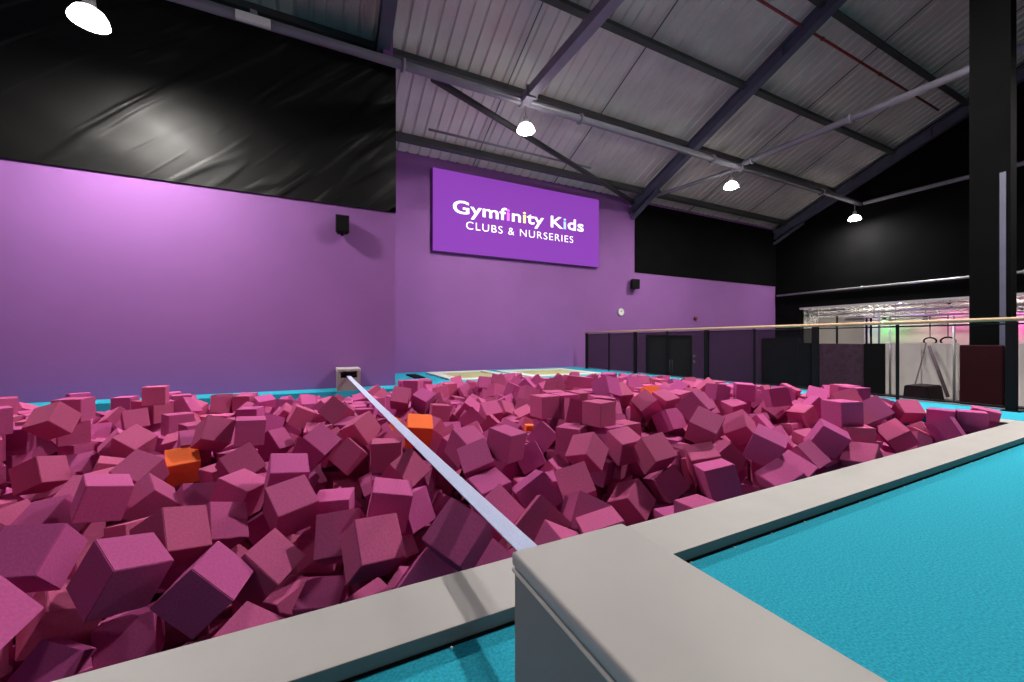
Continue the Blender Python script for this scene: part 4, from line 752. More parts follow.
-4276,6863,-107,-418,570,417, -4010,7055,-107,134,-695,134, -2854,7018,-305,-329,-626,626, -1626,7171,-183,-751,453,415, -725,6926,-106,-317,674,451, -592,7184,-178,-36,911,389, 1504,7102,-107,-924,383,-1, 1760,7054,-107,-700,-98,-700,
4775,7234,-225,808,-194,-24, 5078,7329,-206,263,389,418, -3043,7365,-129,-677,394,-264, -442,7626,-148,-103,-807,17, 801,7602,-148,-88,-694,92, 5055,7649,-168,-67,55,-704, 5321,7561,-123,-222,-646,-37, -1504,1532,91,55,-705,-705,
-1204,1551,91,-304,-639,-302, 2277,1960,-468,-799,319,-189, 2383,2111,-581,-194,-387,860, 2854,1983,-482,-786,-35,28, 3487,1789,-436,378,816,-38, 4988,2071,-335,-519,-423,614, 5302,1990,-432,-399,555,-428, 5669,1719,-503,-706,40,-40,
33,2436,-701,-437,555,437, 3787,2336,-262,-881,259,-183, 4355,1961,10,-187,-976,-115, 4976,2332,-107,-71,703,-704, 5277,2215,91,-647,283,648, 6308,2338,-337,243,-415,-550, -1569,2375,-107,140,-693,141, 1618,2457,-512,-475,636,-537,
3552,2359,-305,874,486,0, 5393,2381,91,658,258,-659, 5557,2495,91,258,-658,257, -2224,2801,91,-633,313,632, -1864,2909,56,699,-49,422, -1649,2868,-106,417,-503,-560, -1254,3049,-503,-706,-40,40, -709,3178,-502,-302,-953,-21,
-54,3148,-479,543,-65,368, 957,2739,-471,208,574,-628, 1692,2713,-503,-885,465,0, -2547,3238,-305,-515,-485,485, -2131,3088,73,-225,-520,807, -1544,3221,-464,-883,-38,-466, 1013,3092,-701,0,0,534, 1323,3407,-88,614,698,368,
2761,3159,-108,454,-545,-542, 5107,3272,-107,556,438,-556, 5506,3080,9,-425,331,683, -2772,3291,-503,-653,-270,270, -671,3553,-305,513,-499,556, -449,3426,-282,59,989,-8, 1369,3458,-502,-754,-20,-4, 1581,3442,-389,-717,434,187,
5384,3271,34,719,-324,-511, -2236,3715,91,582,-401,582, -870,4012,-503,689,162,162, 397,4188,10,-329,184,883, 584,3716,-233,832,291,441, 1703,3809,-245,-384,436,-37, 1930,3880,-295,586,728,-319, 5539,4045,70,600,789,-123,
6336,4213,66,-538,-562,-401, -2904,4316,-302,384,450,-244, -1181,4030,-288,-705,-50,-682, -168,4148,-435,-374,292,-743, 1941,4299,-240,-94,688,698, 2770,4562,75,617,492,366, 3037,4588,96,702,-257,569, 6306,4438,71,-32,-103,-976,
-3756,4737,-503,396,586,586, -3538,4106,-503,706,-40,706, 221,4721,91,477,-521,478, 1114,4745,-280,-871,-399,279, 2166,4711,-85,207,-374,-874, 3486,4799,82,85,-995,-18, 3765,4834,70,84,91,841, 4200,4555,52,632,-693,-210,
-3600,4681,-141,164,-101,168, -2049,4726,-305,192,981,0, 3222,4999,42,494,604,480, 3991,4883,87,-727,-108,-671, 4223,4966,91,-693,147,-143, -2863,5088,-205,894,100,286, -2175,5618,-274,-196,233,800, -1579,5236,-287,744,-92,224,
-1145,5742,-192,-177,808,538, 355,5322,-10,-743,553,-306, 5633,5653,-80,-166,60,-280, -3570,5359,-503,223,-671,-671, -3156,5454,-305,205,-979,0, 2508,6009,-202,-272,-936,219, 2737,5951,-14,-224,-83,-707, 6351,5812,-107,2,707,2,
-3925,5716,-503,0,0,-842, -3816,6268,-286,-600,24,-579, 646,6157,-198,-293,939,126, 2772,6228,18,56,169,540, 3327,6056,23,-259,-853,-2, -4240,5906,-281,310,510,686, -3703,6815,-272,102,-142,-708, -3357,6515,-100,257,868,-61,
-2669,6243,-153,-81,246,924, 894,6539,-305,0,0,10, 1251,6062,-120,168,-555,-806, 3098,6320,36,284,-815,505, 3318,6374,91,-114,698,113, 3507,6447,91,97,-701,-700, -4095,6377,-305,135,-694,135, -4092,6730,-107,-635,-311,-635,
-3696,7111,-104,-712,79,-76, 5228,7319,-75,782,-409,-437, 5482,7200,-97,-464,466,-524, 5793,7133,-82,451,513,612, 6329,7176,-164,339,104,14, -4279,7072,31,-389,-390,-648, -3921,7128,91,498,429,-643, -666,7426,-148,337,226,-604,
3605,7385,-97,-318,-440,468, 3881,7185,3,-773,-528,-227, 4990,7067,-193,-347,76,-556, -4277,7632,38,-522,-580,-477, -9,7615,-182,869,190,452, 188,7651,-291,644,-644,-292, 1882,7426,-107,-45,706,45, -1214,1650,288,848,530,-1,
1711,1548,-305,-707,-23,23, 1930,1521,-305,-516,-484,484, -1138,1719,-330,-609,108,-206, 1840,1745,-481,112,597,-146, 2653,1979,-503,-7,3,-672, 3670,1615,-379,638,-576,1, 5028,2104,-141,-568,-565,-378, 661,2098,-503,252,-661,252,
1965,2382,-701,707,-24,707, 4761,2143,-95,351,579,593, 6019,2118,-290,429,475,-504, -2092,2602,-305,-600,800,0, -1401,2665,-209,-114,941,318, 2701,2603,-107,-632,316,-316, 3325,2498,-370,216,-391,789, 4304,2243,-310,261,641,-95,
6341,2623,75,-550,-496,-450, -2183,2744,288,2,-3,369, -1064,3132,-376,-428,249,-696, 252,2828,-422,-275,478,783, 1755,2950,-305,562,-429,-429, 4026,2783,-71,-88,-833,-515, 4497,3022,-110,-34,-92,466, -2700,3449,-307,-705,-122,-690,
-2066,3458,-175,-869,20,405, 3335,3533,108,-383,399,750, 3965,3266,-67,-641,596,480, -940,3564,-305,-241,665,-665, 521,3339,-190,482,35,316, 958,3453,-384,644,196,690, 3532,3652,85,-849,400,340, 5747,3406,80,64,686,-178,
-2857,3725,-305,0,0,-826, 1933,3625,-280,579,813,-31, -3298,3730,-503,-511,-489,-511, -2227,3963,91,672,225,-669, -367,4469,-503,-39,706,-706, 3603,4533,20,116,197,-1, 3831,4428,76,-404,383,-656, -2386,4852,-107,291,-644,-645,
9,4404,-271,-668,368,-432, 480,4655,-107,608,360,-609, 917,4604,-195,-696,-619,205, 1213,4568,-86,2,-501,44, 1689,4781,-277,900,414,79, 2208,4927,-202,-386,-760,-524, 2473,5027,-79,36,438,-770, 4019,4635,133,418,279,-206,
4561,4699,73,380,502,760, 6152,4806,-27,317,264,-721, -3772,4615,-305,0,0,807, -2753,4698,-107,614,350,350, 1857,4935,-238,-68,-428,-219, -2761,5616,-107,-507,-493,-507, -2025,5365,-253,859,270,304, -2004,5715,-327,810,-501,192,
-369,5164,-108,215,-744,570, 57,5420,-92,-82,-14,150, 3321,5359,90,452,-21,-547, 4861,5452,-100,-438,-39,-893, -3008,5544,-136,36,-435,-576, -2896,5524,-357,-929,-194,-314, -2236,5690,16,516,44,67, 2967,5946,69,432,556,346,
4426,6129,-77,-367,-795,-127, 5762,5894,-6,416,-413,625, -3934,6071,-355,-70,554,282, -2025,6119,-318,-6,-993,107, 948,6299,-266,3,-893,-450, 1604,6174,-118,681,-3,730, 4757,5901,-36,-138,-388,-898, 5113,5738,-52,413,778,156,
-3592,6603,-135,-5,596,-395, -2511,6119,-111,949,-280,89, 434,6484,-170,-696,314,-621, 2901,6481,94,24,21,887, 4276,6368,-18,-311,-331,881, 5053,6196,-60,345,-765,-305, 5402,6808,-85,903,119,-339, 5695,6806,-52,-269,-451,707,
-4277,6673,-546,-511,387,-639, -4254,6516,-154,-822,453,220, -3677,7205,94,127,-691,131, -3073,6645,-305,-22,-998,30, -2217,7005,-80,766,280,-543, -1558,6899,-110,11,27,846, -535,6710,-84,707,-36,155, 120,7083,-195,-44,-685,491,
1324,6725,-111,541,5,-801, 2582,7167,-87,-175,826,-357, 4842,7415,-67,218,-92,-472, 6036,7160,-76,210,-864,-36, -4097,7311,-96,-586,724,232, -3784,7409,-111,195,-647,285, -2865,6774,-305,420,569,-421, 150,7395,-323,-860,10,-399,
3912,7414,-57,-301,260,626, 5053,6885,-110,-752,348,-411, 6351,7630,-70,702,87,702, -4289,7629,242,656,82,746, -1301,7645,-124,1,-649,9, 352,7476,-371,296,-434,129, 4031,1657,-305,700,-96,-96, 1776,2113,-503,69,704,-69,
2089,1761,-500,-536,478,500, 5064,2146,91,-169,687,170, 5192,1741,-305,0,0,-592, 735,2345,-471,-392,622,-652, 3929,2472,-166,-630,-132,654, -2054,2533,-107,-561,-430,432, -1349,2425,-107,74,-703,-703, 1249,2620,-319,-854,343,89,
1830,2533,-305,630,-321,630, 3212,2792,-305,-532,466,-468, 5355,2613,-107,554,-439,-440, 6348,2852,91,16,1000,0, -1842,3126,-119,-628,-456,415, 207,3264,-494,-13,-98,-951, 3257,3238,-270,967,208,141, 3938,3005,-140,-67,465,229,
4231,3047,-107,-420,568,421, 6137,3274,9,-82,-498,411, -2538,3191,-503,-704,-70,69, -1301,3243,-503,-528,471,-471, 3117,3390,-304,-112,646,-734, 3153,3795,99,272,354,612, 3985,3443,36,464,-76,637, 4894,3535,139,-561,119,-364,
5201,3014,7,227,787,-450, 5998,3874,58,477,477,-367, 1442,3526,-254,938,-86,264, 2747,4071,20,-591,-30,505, 4254,3540,27,-313,148,-772, -2150,3995,-107,-661,247,-250, -577,3990,-305,-979,205,1, -166,3838,-395,-642,-683,-304,
1355,4114,-154,785,126,528, 4210,3819,94,-132,-991,-6, -1248,4241,-214,-154,841,340, -702,3774,-305,-131,695,-695, -569,4584,-309,-886,319,-187, 929,4369,-110,-429,567,448, 3393,4548,105,-563,-807,121, -3793,4469,-503,-301,640,-640,
-2116,4961,-311,-23,-711,-612, -2272,5040,-517,436,842,-317, -1793,4441,-502,319,-48,-419, -1627,4654,-269,-384,-662,260, 2060,5064,-166,655,-527,541, 4471,4975,28,-135,850,-508, 4679,5027,43,966,192,3, -819,4827,-148,-453,471,-286,
927,4985,-193,-323,-526,-760, 3709,5165,222,284,-482,-726, -3244,5376,-107,-56,-705,705, -2254,5145,-326,-656,496,538, -3235,5635,91,-904,-428,0, -871,5301,-120,-301,36,951, 1413,5838,-50,470,-365,587, 5485,5416,-21,321,512,706,
6145,5787,-124,-10,705,51, -3467,5190,-305,0,0,-950, -3315,5644,-107,0,0,624, -2674,5658,-305,-196,981,0, -1999,5912,-220,655,226,696, 389,5768,-106,-533,468,525, 705,5466,-200,-630,64,351, 746,5973,-316,-376,-287,132,
4376,6212,98,-797,337,494, 5498,5870,-45,-120,-461,744, 5763,6104,-102,692,26,709, -3909,6620,-299,346,-696,322, -3086,6203,-138,-319,-716,-180, -372,5775,-137,-444,-890,98, 4561,6275,-104,-261,450,-801, 4790,6393,-89,293,-949,-36,
5595,6552,-72,-972,-151,180, 5996,6790,-58,-39,715,538, -3703,6536,-357,-508,439,-741, -3506,6813,-148,440,-319,-13, 1665,6571,-71,-49,-704,-693, 2771,6630,124,-565,-168,-769, 4110,6259,70,-278,-430,839, 5380,6664,-257,215,-293,369,
-4273,6672,-328,-193,667,-39, -4044,6844,96,498,-494,-425, -3859,6839,-95,508,-409,618, -219,7157,-211,-21,-321,-898, 247,6900,-303,540,-232,-184, 1063,7403,-139,-218,-747,-470, 1206,6461,-256,-783,376,-145, 1541,6849,-49,75,-894,219,
3397,7094,-35,-154,-468,660, 4705,7646,-100,-24,999,1, -3900,7648,-149,-703,-701,74, -3047,6919,-305,325,628,628, 580,7430,-265,-65,-652,-732, 1700,7290,-107,530,-468,-468, 3671,7630,-121,440,-429,554, 5111,6674,-59,407,486,-224,
-2390,7601,-305,0,0,754, 566,7651,-261,1,-505,1, 2521,7634,-29,-65,-680,69, 4480,1522,-234,274,-687,624, -1687,1900,-107,976,-218,0, 1813,2310,-503,-75,-703,703, 2498,1774,-503,125,696,-125, 3640,2118,-175,808,253,-479,
-1200,1961,-315,89,967,115, 682,2110,-305,-422,568,422, 6010,2562,130,116,652,-681, -2450,2635,-305,-132,991,3, 1386,2449,-372,-176,346,-256, 3704,2619,-185,-628,526,358, -2726,2993,-462,-123,-322,-336, -1857,2491,-107,-422,568,-567,
-928,2775,-503,0,0,145, 3833,3006,42,-168,-246,895, 4897,2747,-303,-26,369,-733, -2494,2948,-396,-133,-461,492, -3046,3117,-529,459,-471,-749, 2816,3473,264,-52,-317,-619, 3070,3409,-111,12,-76,-769, 3948,3691,100,188,-163,754,
5020,3930,5,764,426,-392, 5240,3760,86,-30,-613,-154, 1679,3543,-204,-847,-243,-322, 2303,3764,-173,889,67,217, 3339,3795,-9,346,385,-222, 3989,3910,-25,953,-102,-110, -3068,3391,-503,662,250,250, -2485,3895,-326,339,-497,-256,
-732,3764,-503,701,-95,701, -31,3960,-238,-869,-368,-325, 820,4001,-195,-727,-632,-194, 1883,4040,-156,-572,702,276, 3173,4199,-31,497,685,309, 5074,4113,-117,823,336,-453, -3503,4328,-503,493,-507,493, -2487,4427,91,0,0,787,
-1582,4481,-368,131,879,-452, -813,4586,-205,-418,-814,324, -495,4751,-153,-4,-797,-536, 1058,4145,-122,151,-597,-774, 2409,4028,-101,298,796,-429, 2714,5195,101,-170,100,-956, 3198,4437,-92,-425,548,510, 4930,4307,40,-259,-182,771,
-3339,4011,-503,-775,-632,0, -3002,4501,-429,-442,536,-128, -1859,4666,-265,-606,363,-699, 1807,4301,-72,-715,-168,-37, 5182,4441,-33,99,682,-637, 5748,4371,93,103,710,-115, -1056,5157,-262,-300,-445,354, -1133,5408,-271,433,211,875,
505,5089,-106,533,504,415, 5817,5195,-108,-9,-346,273, -3297,5067,-305,-674,-213,-674, -1269,5510,-146,-493,156,-629, -486,5479,-155,-309,205,-923, 462,5536,-112,-191,-358,-22, 595,5318,-93,-383,488,743, 1553,5604,23,733,-177,493,
1984,5391,-102,-180,835,-223, 3348,5715,22,-827,-149,-470, 4521,5921,-17,449,-17,663, 4883,5231,-6,-758,354,153, -3763,5814,-305,0,0,736, -3007,5319,-67,641,298,626, -3138,5924,-246,-486,-822,28, 179,5916,-71,670,673,-216,
3636,6061,31,806,-55,-543, 4534,6402,54,286,-808,-456, 4854,5679,-85,-27,798,-600, -818,1908,-503,67,-704,67, 1303,1982,-503,-457,-540,539, 3357,1868,-307,-23,582,548, -1805,2240,-320,-356,350,-762, -1412,2109,-271,243,735,626,
-853,2755,-292,69,-8,-110, 1521,1985,-389,935,47,346, 4252,2529,-238,294,19,-802, 4059,3119,46,-412,-403,-813, 4649,2787,-302,-710,-450,-432, 3042,3556,90,170,608,694, 3232,3605,-86,-139,384,-743, 3758,3532,128,282,-826,483,
-1676,3720,-401,-567,-737,-99, -760,2998,-321,-145,610,327, 2521,4297,-82,-670,715,-9, 3139,4010,50,80,-257,-608, 4769,3726,73,308,-340,872, 5299,3987,112,713,-143,-301, -2871,3793,-503,-553,-441,441, -3089,3720,-503,-459,538,459,
-1991,3717,-138,347,-561,224, 1510,3860,-159,-369,-155,520, 3646,4215,39,772,-129,479, 5207,4225,27,-201,860,-40, -3077,4216,-488,250,-407,509, -3303,4255,-504,12,-20,-717, -2712,3927,-245,-275,-407,-867, 2535,3940,33,399,-779,484,
1746,4760,19,444,-788,-402, 3473,4320,83,-916,-359,169, 3685,3841,55,105,-30,-854, 4182,4131,94,-12,426,-116, 4699,4250,10,-200,924,-144,
]
N_TOP = 300
cubes = []
for k in range(0, len(POSES), 6):
    x, y, z, a, b, c = POSES[k:k + 6]
    a, b, c = a / 1000, b / 1000, c / 1000
    cubes.append((Vector((x, y, z)) / 1000, Quaternion((math.sqrt(max(0, 1 - a*a - b*b - c*c)), a, b, c))))
S = 0.2
def foam_mesh():
    bm = bmesh.new(); bmesh.ops.create_cube(bm, size=S)
    bmesh.ops.bevel(bm, geom=list(bm.edges), offset=0.003, segments=2, affect='EDGES')
    me = bpy.data.meshes.new('foam_cube'); bm.to_mesh(me); bm.free(); me.materials.append(M['foam']); return me
fm = foam_mesh()
def plum(k):
    r = random.Random(k * 31 + 5); v = r.uniform(0.86, 1.12); h = r.uniform(-1, 1)
    return (PLUM[0] * v * (1 - .04 * h), PLUM[1] * v * (1 - .10 * h), PLUM[2] * v * (1 + .12 * h), 1)
PLUM = (0.50, 0.097, 0.26)
ORANGE = (1.0, 0.19, 0.06, 1)
ORANGE_K = [14, 59, 311, 268, 281]
SCALE = {1: 0.7}      # one smaller offcut in the bottom left corner
LAB = {
    0: 'big plum foam cube cut by the left picture edge',
    1: 'small plum foam cube in the bottom left corner',
    2: 'large magenta-topped plum foam cube near the bottom left',
    3: 'large diamond-tilted plum foam cube leaning over the near pad',
    4: 'plum foam cube wedged low between two large cubes and the pad',
    5: 'plum foam cube corner rising like a roof behind the near pad',
    6: 'plum foam cube lying low under the upright square-faced cube',
    7: 'upright square-faced plum foam cube tilted left above the near pad',
    8: 'upright pale-topped plum foam cube beside the square-faced one',
    9: 'diamond-faced plum foam cube left of the pale-topped upright one',
    10: 'big square-faced plum foam cube above the diamond-faced one',
    11: 'square-faced plum foam cube with a shadow on its left',
    12: 'broad square-faced plum foam cube behind the diamond-tilted one',
    13: 'gable-shaped plum foam cube with two front faces',
    14: 'bright left orange foam cube',
    15: 'brownish plum foam cube right of the left orange cube',
    16: 'plum foam cube up behind the left orange cube',
    17: 'narrow plum foam cube with a dark left face',
    18: 'plum foam cube with a bright upper strip beside the gable-shaped one',
    19: 'large diamond-faced plum foam cube left of the slackline middle',
    20: 'darker diamond-faced plum foam cube left of the slackline',
    21: 'pink-topped plum foam cube crossed by the slackline shadow',
    22: 'tilted plum foam cube just left of the slackline',
    23: 'upright plum foam cube with two dark fronts right of the slackline',
    24: 'square-faced plum foam cube between slackline and dark-fronted upright cube',
    25: 'plum foam cube with thin bright top edge right of the slackline',
    26: 'plum foam cube with a long bright upper face',
    27: 'diamond-faced plum foam cube close right of the slackline end',
    28: 'large plum foam cube crossed by the slackline shadow near the pad',
    29: 'narrow plum foam cube with a dark shadow band',
    30: 'pointed plum foam cube corner above the near pad',
    31: 'small plum foam cube corner beside the slackline end',
    32: 'pointed plum foam cube behind the big grey block',
    33: 'plum foam cube with a bright sliver behind the grey block',
    34: 'plum foam cube with pale slanted top behind the grey block',
    35: 'plum foam cube face at the far corner of the grey block',
    36: 'tilted plum foam cube with a dark narrow face by the pad',
    37: 'hexagon-outlined plum foam cube standing on its corner',
    38: 'plum foam cube with bright square face and dark left face',
    39: 'upright dark-fronted plum foam cube near the right-hand pad',
    40: 'pink-topped plum foam cube behind the upright dark-fronted one',
    41: 'broad mauve foam cube leaning behind the pale diamond one',
    42: 'plum foam cube edge sloping down to the right-hand pad',
    43: 'pale diamond-topped plum foam cube against the right-hand pad',
    44: 'plum foam cube with bright face above a dark gap',
    45: 'dark plum foam cube slanting toward the right-hand pad',
    46: 'square-faced plum foam cube touching the right-hand pad',
    47: 'dark plum foam cube near the right end of the pad',
    48: 'plum foam cube with dark square front near the right-hand pad',
    49: 'pink plum foam cube farthest right under the vaulting block',
    50: 'large plum foam cube with dark underside at the left',
    51: 'plum foam cube with dark left face near the left edge',
    52: 'plum foam cube with a long flat pale top',
    53: 'gable-shaped plum foam cube with a dark triangular front',
    54: 'plum foam cube with dark right face above the big left one',
    55: 'large plum foam cube in the second row at the left edge',
    56: 'plum foam cube with pointed bright top left of the orange one',
    57: 'dark-fronted plum foam cube touching the left orange one',
    58: 'small square plum foam cube left beyond the left orange one',
    59: 'bright orange foam cube beside the slackline',
    60: 'plum foam cube with square pale face over a dark strip',
    61: 'big dark red-plum foam cube in the right half',
    62: 'plum foam cube with a dark triangular left face',
    63: 'dark plum foam cube beyond the orange one at the slackline',
    64: 'broad flat-faced plum foam cube behind the grey block',
    65: 'small pink-topped plum foam cube far right of centre',
    66: 'low plum foam cube between square-faced cube and pad',
    67: 'plum foam cube just behind the small plum cube in the bottom left corner',
    68: 'plum foam cube just left of the plum cube up behind the left orange cube',
    69: 'plum foam cube just left of the plum cube lying low under the upright square-faced cube',
    70: 'plum foam cube just behind the dark plum cube slanting toward the right-hand pad',
    71: 'plum foam cube just right of the small pink-topped plum cube far right of centre',
    72: 'plum foam cube just left of the plum cube with bright face above a dark gap',
    73: 'plum foam cube just left of the plum cube with bright square face and dark left',
    74: 'plum foam cube just behind the tilted plum cube just left of the slackline',
    75: 'plum foam cube just behind the plum cube with square pale face over a dark strip',
    76: 'plum foam cube just behind the darker diamond-faced plum cube left of the slackline',
    77: 'plum foam cube just behind the upright pale-topped plum cube beside the square-faced one',
    78: 'plum foam cube just left of the upright pale-topped plum cube beside the square-faced one',
    79: 'plum foam cube just behind the square-faced plum cube between slackline and dark-fronted upright cube',
    80: 'plum foam cube just behind the square-faced plum cube with a shadow on its left',
    81: 'plum foam cube in the far rows below the right half of the sign',
    82: 'plum foam cube just left of the large plum cube with dark underside at the left',
    83: 'plum foam cube just right of the dark plum cube near the right end',
    84: 'plum foam cube just right of the plum cube with a dark triangular left face',
    85: 'plum foam cube just right of the upright plum cube with two dark fronts',
    86: 'plum foam cube just behind the large diamond-faced plum cube left of the slackline middle',
    87: 'plum foam cube just right of the large plum cube with dark underside at the left',
    88: 'plum foam cube just right of the large plum cube with dark underside at the left',
    89: 'plum foam cube just behind the plum cube with a long flat pale top',
    90: 'plum foam cube just right of the upright plum cube with two dark fronts',
    91: 'plum foam cube just behind the plum cube with square pale face over a dark strip',
    92: 'plum foam cube just behind the small square plum cube left beyond the left orange one',
    93: 'plum foam cube in the middle rows left of the far small block',
    94: 'plum foam cube just right of the pink-topped plum cube behind the upright dark-fronted one',
    95: 'plum foam cube in the farthest row below the clock and near railing',
    96: 'plum foam cube just left of the pink plum cube farthest right under the vaulting block',
    97: 'plum foam cube just left of the small pink-topped plum cube far right of centre',
    98: 'plum foam cube just behind the big square-faced plum cube above the diamond-faced one',
    99: 'plum foam cube just left of the square-faced plum cube between slackline and dark-fronted upright cube',
    100: 'plum foam cube just behind the large diamond-faced plum cube left of the slackline middle',
    101: 'plum foam cube just in front of the upright dark-fronted plum cube near the right-hand pad',
    102: 'plum foam cube just right of the dark plum cube beyond the orange one',
    103: 'plum foam cube just behind the square-faced plum cube touching the right-hand pad',
    104: 'plum foam cube just behind the plum cube with square pale face over a dark strip',
    105: 'plum foam cube just behind the large plum cube in the second row at the left',
    106: 'plum foam cube just behind the big plum cube cut by the left picture edge',
    107: 'plum foam cube just behind the large diamond-tilted plum cube leaning over the near pad',
    108: 'plum foam cube just behind the plum cube with square pale face over a dark strip',
    109: 'plum foam cube just behind the large diamond-tilted plum cube leaning over the near pad',
    110: 'plum foam cube just right of the upright square-faced plum cube tilted left above the',
    111: 'plum foam cube just left of the pink-topped plum cube crossed by the slackline shadow',
    112: 'plum foam cube in the middle rows below the vaulting block',
    113: 'plum foam cube in the farthest row below the dark double door',
    114: 'plum foam cube just right of the plum cube with dark left face near the left',
    115: 'plum foam cube just behind the left orange cube',
    116: 'plum foam cube in the far rows below the dark double door',
    117: 'plum foam cube just right of the big dark red-plum cube in the right half',
    118: 'plum foam cube in the middle rows left of the far small block',
    119: 'plum foam cube just left of the broad square-faced plum cube behind the diamond-tilted one',
    120: 'plum foam cube just right of the small square plum cube left beyond the left orange',
    121: 'plum foam cube just behind the upright plum cube with two dark fronts',
    122: 'plum foam cube just left of the square-faced plum cube between slackline and dark-fronted upright cube',
    123: 'plum foam cube just right of the tilted plum cube just left of the slackline',
    124: 'plum foam cube just behind the plum cube with bright face above a dark gap',
    125: 'plum foam cube just behind the plum cube with dark left face near the left edge',
    126: 'plum foam cube in the far rows left of the far small block',
    127: 'plum foam cube just left of the plum cube with pointed bright top',
    128: 'plum foam cube just behind the dark plum cube near the right end of the pad',
    129: 'plum foam cube just left of the plum cube with a long flat pale top',
    130: 'plum foam cube just behind the gable-shaped plum cube with two front faces',
    131: 'plum foam cube just left of the plum cube with dark left face near the left',
    132: 'plum foam cube just behind the orange cube beside the slackline',
    133: 'plum foam cube just left of the small pink-topped plum cube far right of centre',
    134: 'plum foam cube just right of the large plum cube in the second row',
    135: 'plum foam cube in the middle rows below the vaulting block',
    136: 'plum foam cube in the far rows below the dark mats',
    137: 'plum foam cube just behind the small square plum cube left beyond the left orange one',
    138: 'plum foam cube just behind the large plum cube crossed by the slackline shadow',
    139: 'plum foam cube just right of the square-faced plum cube between slackline and dark-fronted upright cube',
    140: 'plum foam cube just left of the dark-fronted plum cube touching the left orange one',
    141: 'plum foam cube in the middle rows below the right half of the sign',
    142: 'plum foam cube just left of the broad flat-faced plum cube behind the grey block',
    143: 'plum foam cube just right of the plum cube up behind the left orange cube',
    144: 'plum foam cube just left of the plum cube corner rising like a roof',
    145: 'plum foam cube just behind the plum cube up behind the left orange cube',
    146: 'plum foam cube just behind the pointed plum cube behind the big grey block',
    147: 'plum foam cube just left of the plum cube with pointed bright top',
    148: 'plum foam cube just behind the orange cube beside the slackline',
    149: 'plum foam cube just left of the big dark red-plum cube in the right half',
    150: 'plum foam cube just behind the pink-topped plum cube crossed by the slackline shadow',
    151: 'plum foam cube just left of the small square plum cube left beyond the left orange',
    152: 'plum foam cube just behind the plum cube up behind the left orange cube',
    153: 'plum foam cube just left of the orange cube beside the slackline',
    154: 'plum foam cube just behind the plum cube up behind the left orange cube',
    155: 'plum foam cube just right of the dark plum cube slanting toward the right-hand pad',
    156: 'plum foam cube just right of the plum cube with a bright upper strip',
    157: 'plum foam cube just right of the large plum cube crossed by the slackline shadow',
    158: 'plum foam cube just behind the small pink-topped plum cube far right of centre',
    159: 'plum foam cube just behind the left orange cube',
    160: 'plum foam cube just right of the large plum cube in the second row',
    161: 'plum foam cube in the middle rows below the right half of the sign',
    162: 'plum foam cube just right of the plum cube with square pale face over a dark',
    163: 'plum foam cube just right of the plum cube with dark square front near the right-hand',
    164: 'plum foam cube in the farthest row below the right half of the sign',
    165: 'plum foam cube in the far rows below the right half of the sign',
    166: 'plum foam cube just behind the pale diamond-topped plum cube against the right-hand pad',
    167: 'plum foam cube just behind the dark plum cube slanting toward the right-hand pad',
    168: 'plum foam cube just left of the pointed plum cube corner above the near pad',
    169: 'plum foam cube just behind the dark plum cube beyond the orange one at the slackline',
    170: 'plum foam cube just right of the small pink-topped plum cube far right of centre',
    171: 'plum foam cube just left of the plum cube with bright square face and dark left',
    172: 'plum foam cube in the far rows at the far left',
    173: 'plum foam cube in the nearer rows below the clock and near railing',
    174: 'plum foam cube just right of the plum cube with square pale face over a dark',
    175: 'plum foam cube in the farthest row below the right half of the sign',
    176: 'plum foam cube just right of the large diamond-faced plum cube left of the slackline middle',
    177: 'plum foam cube in the far rows below the dark mats',
    178: 'plum foam cube just behind the big dark red-plum cube in the right half',
    179: 'plum foam cube just left of the pale diamond-topped plum cube against the right-hand pad',
    180: 'plum foam cube in the nearer rows below the vaulting block',
    181: 'plum foam cube in the farthest row below the right half of the sign',
    182: 'plum foam cube just behind the tilted plum cube with a dark narrow face',
    183: 'plum foam cube just behind the pink-topped plum cube behind the upright dark-fronted one',
    184: 'plum foam cube just behind the upright plum cube with two dark fronts',
    185: 'plum foam cube just left of the plum cube with a long flat pale top',
    186: 'plum foam cube just behind the upright plum cube with two dark fronts',
    187: 'plum foam cube just behind the large diamond-tilted plum cube leaning over the near pad',
    188: 'plum foam cube just left of the large plum cube crossed by the slackline shadow',
    189: 'plum foam cube just behind the upright plum cube with two dark fronts',
    190: 'plum foam cube just left of the broad flat-faced plum cube behind the grey block',
    191: 'plum foam cube just right of the broad mauve cube leaning behind the pale diamond one',
    192: 'plum foam cube just right of the plum cube with bright face above a dark gap',
    193: 'plum foam cube in the middle rows below the right half of the sign',
    194: 'plum foam cube in the far rows below the right half of the sign',
    195: 'plum foam cube in the far rows between the far small block and the sign',
    196: 'plum foam cube in the far rows below the right half of the sign',
    197: 'plum foam cube just left of the plum cube with square pale face over a dark',
    198: 'plum foam cube just behind the plum cube lying low under the upright square-faced cube',
    199: 'plum foam cube in the farthest row below the right half of the sign',
    200: 'plum foam cube in the middle rows between the far small block and the sign',
    201: 'plum foam cube just right of the broad mauve cube leaning behind the pale diamond one',
    202: 'plum foam cube just behind the darker diamond-faced plum cube left of the slackline',
    203: 'plum foam cube just left of the plum cube corner rising like a roof',
    204: 'plum foam cube just behind the big dark red-plum cube in the right half',
    205: 'plum foam cube just right of the plum cube with a bright upper strip',
    206: 'plum foam cube just right of the narrow plum cube with a dark left face',
    207: 'plum foam cube in the far rows below the clock and near railing',
    208: 'plum foam cube just behind the upright square-faced plum cube tilted left above the near pad',
    209: 'plum foam cube in the nearer rows below the vaulting block',
    210: 'plum foam cube just behind the left orange cube',
    211: 'plum foam cube just right of the orange cube beside the slackline',
    212: 'plum foam cube just left of the pink-topped plum cube behind the upright dark-fronted one',
    213: 'plum foam cube just left of the small plum cube in the bottom left corner',
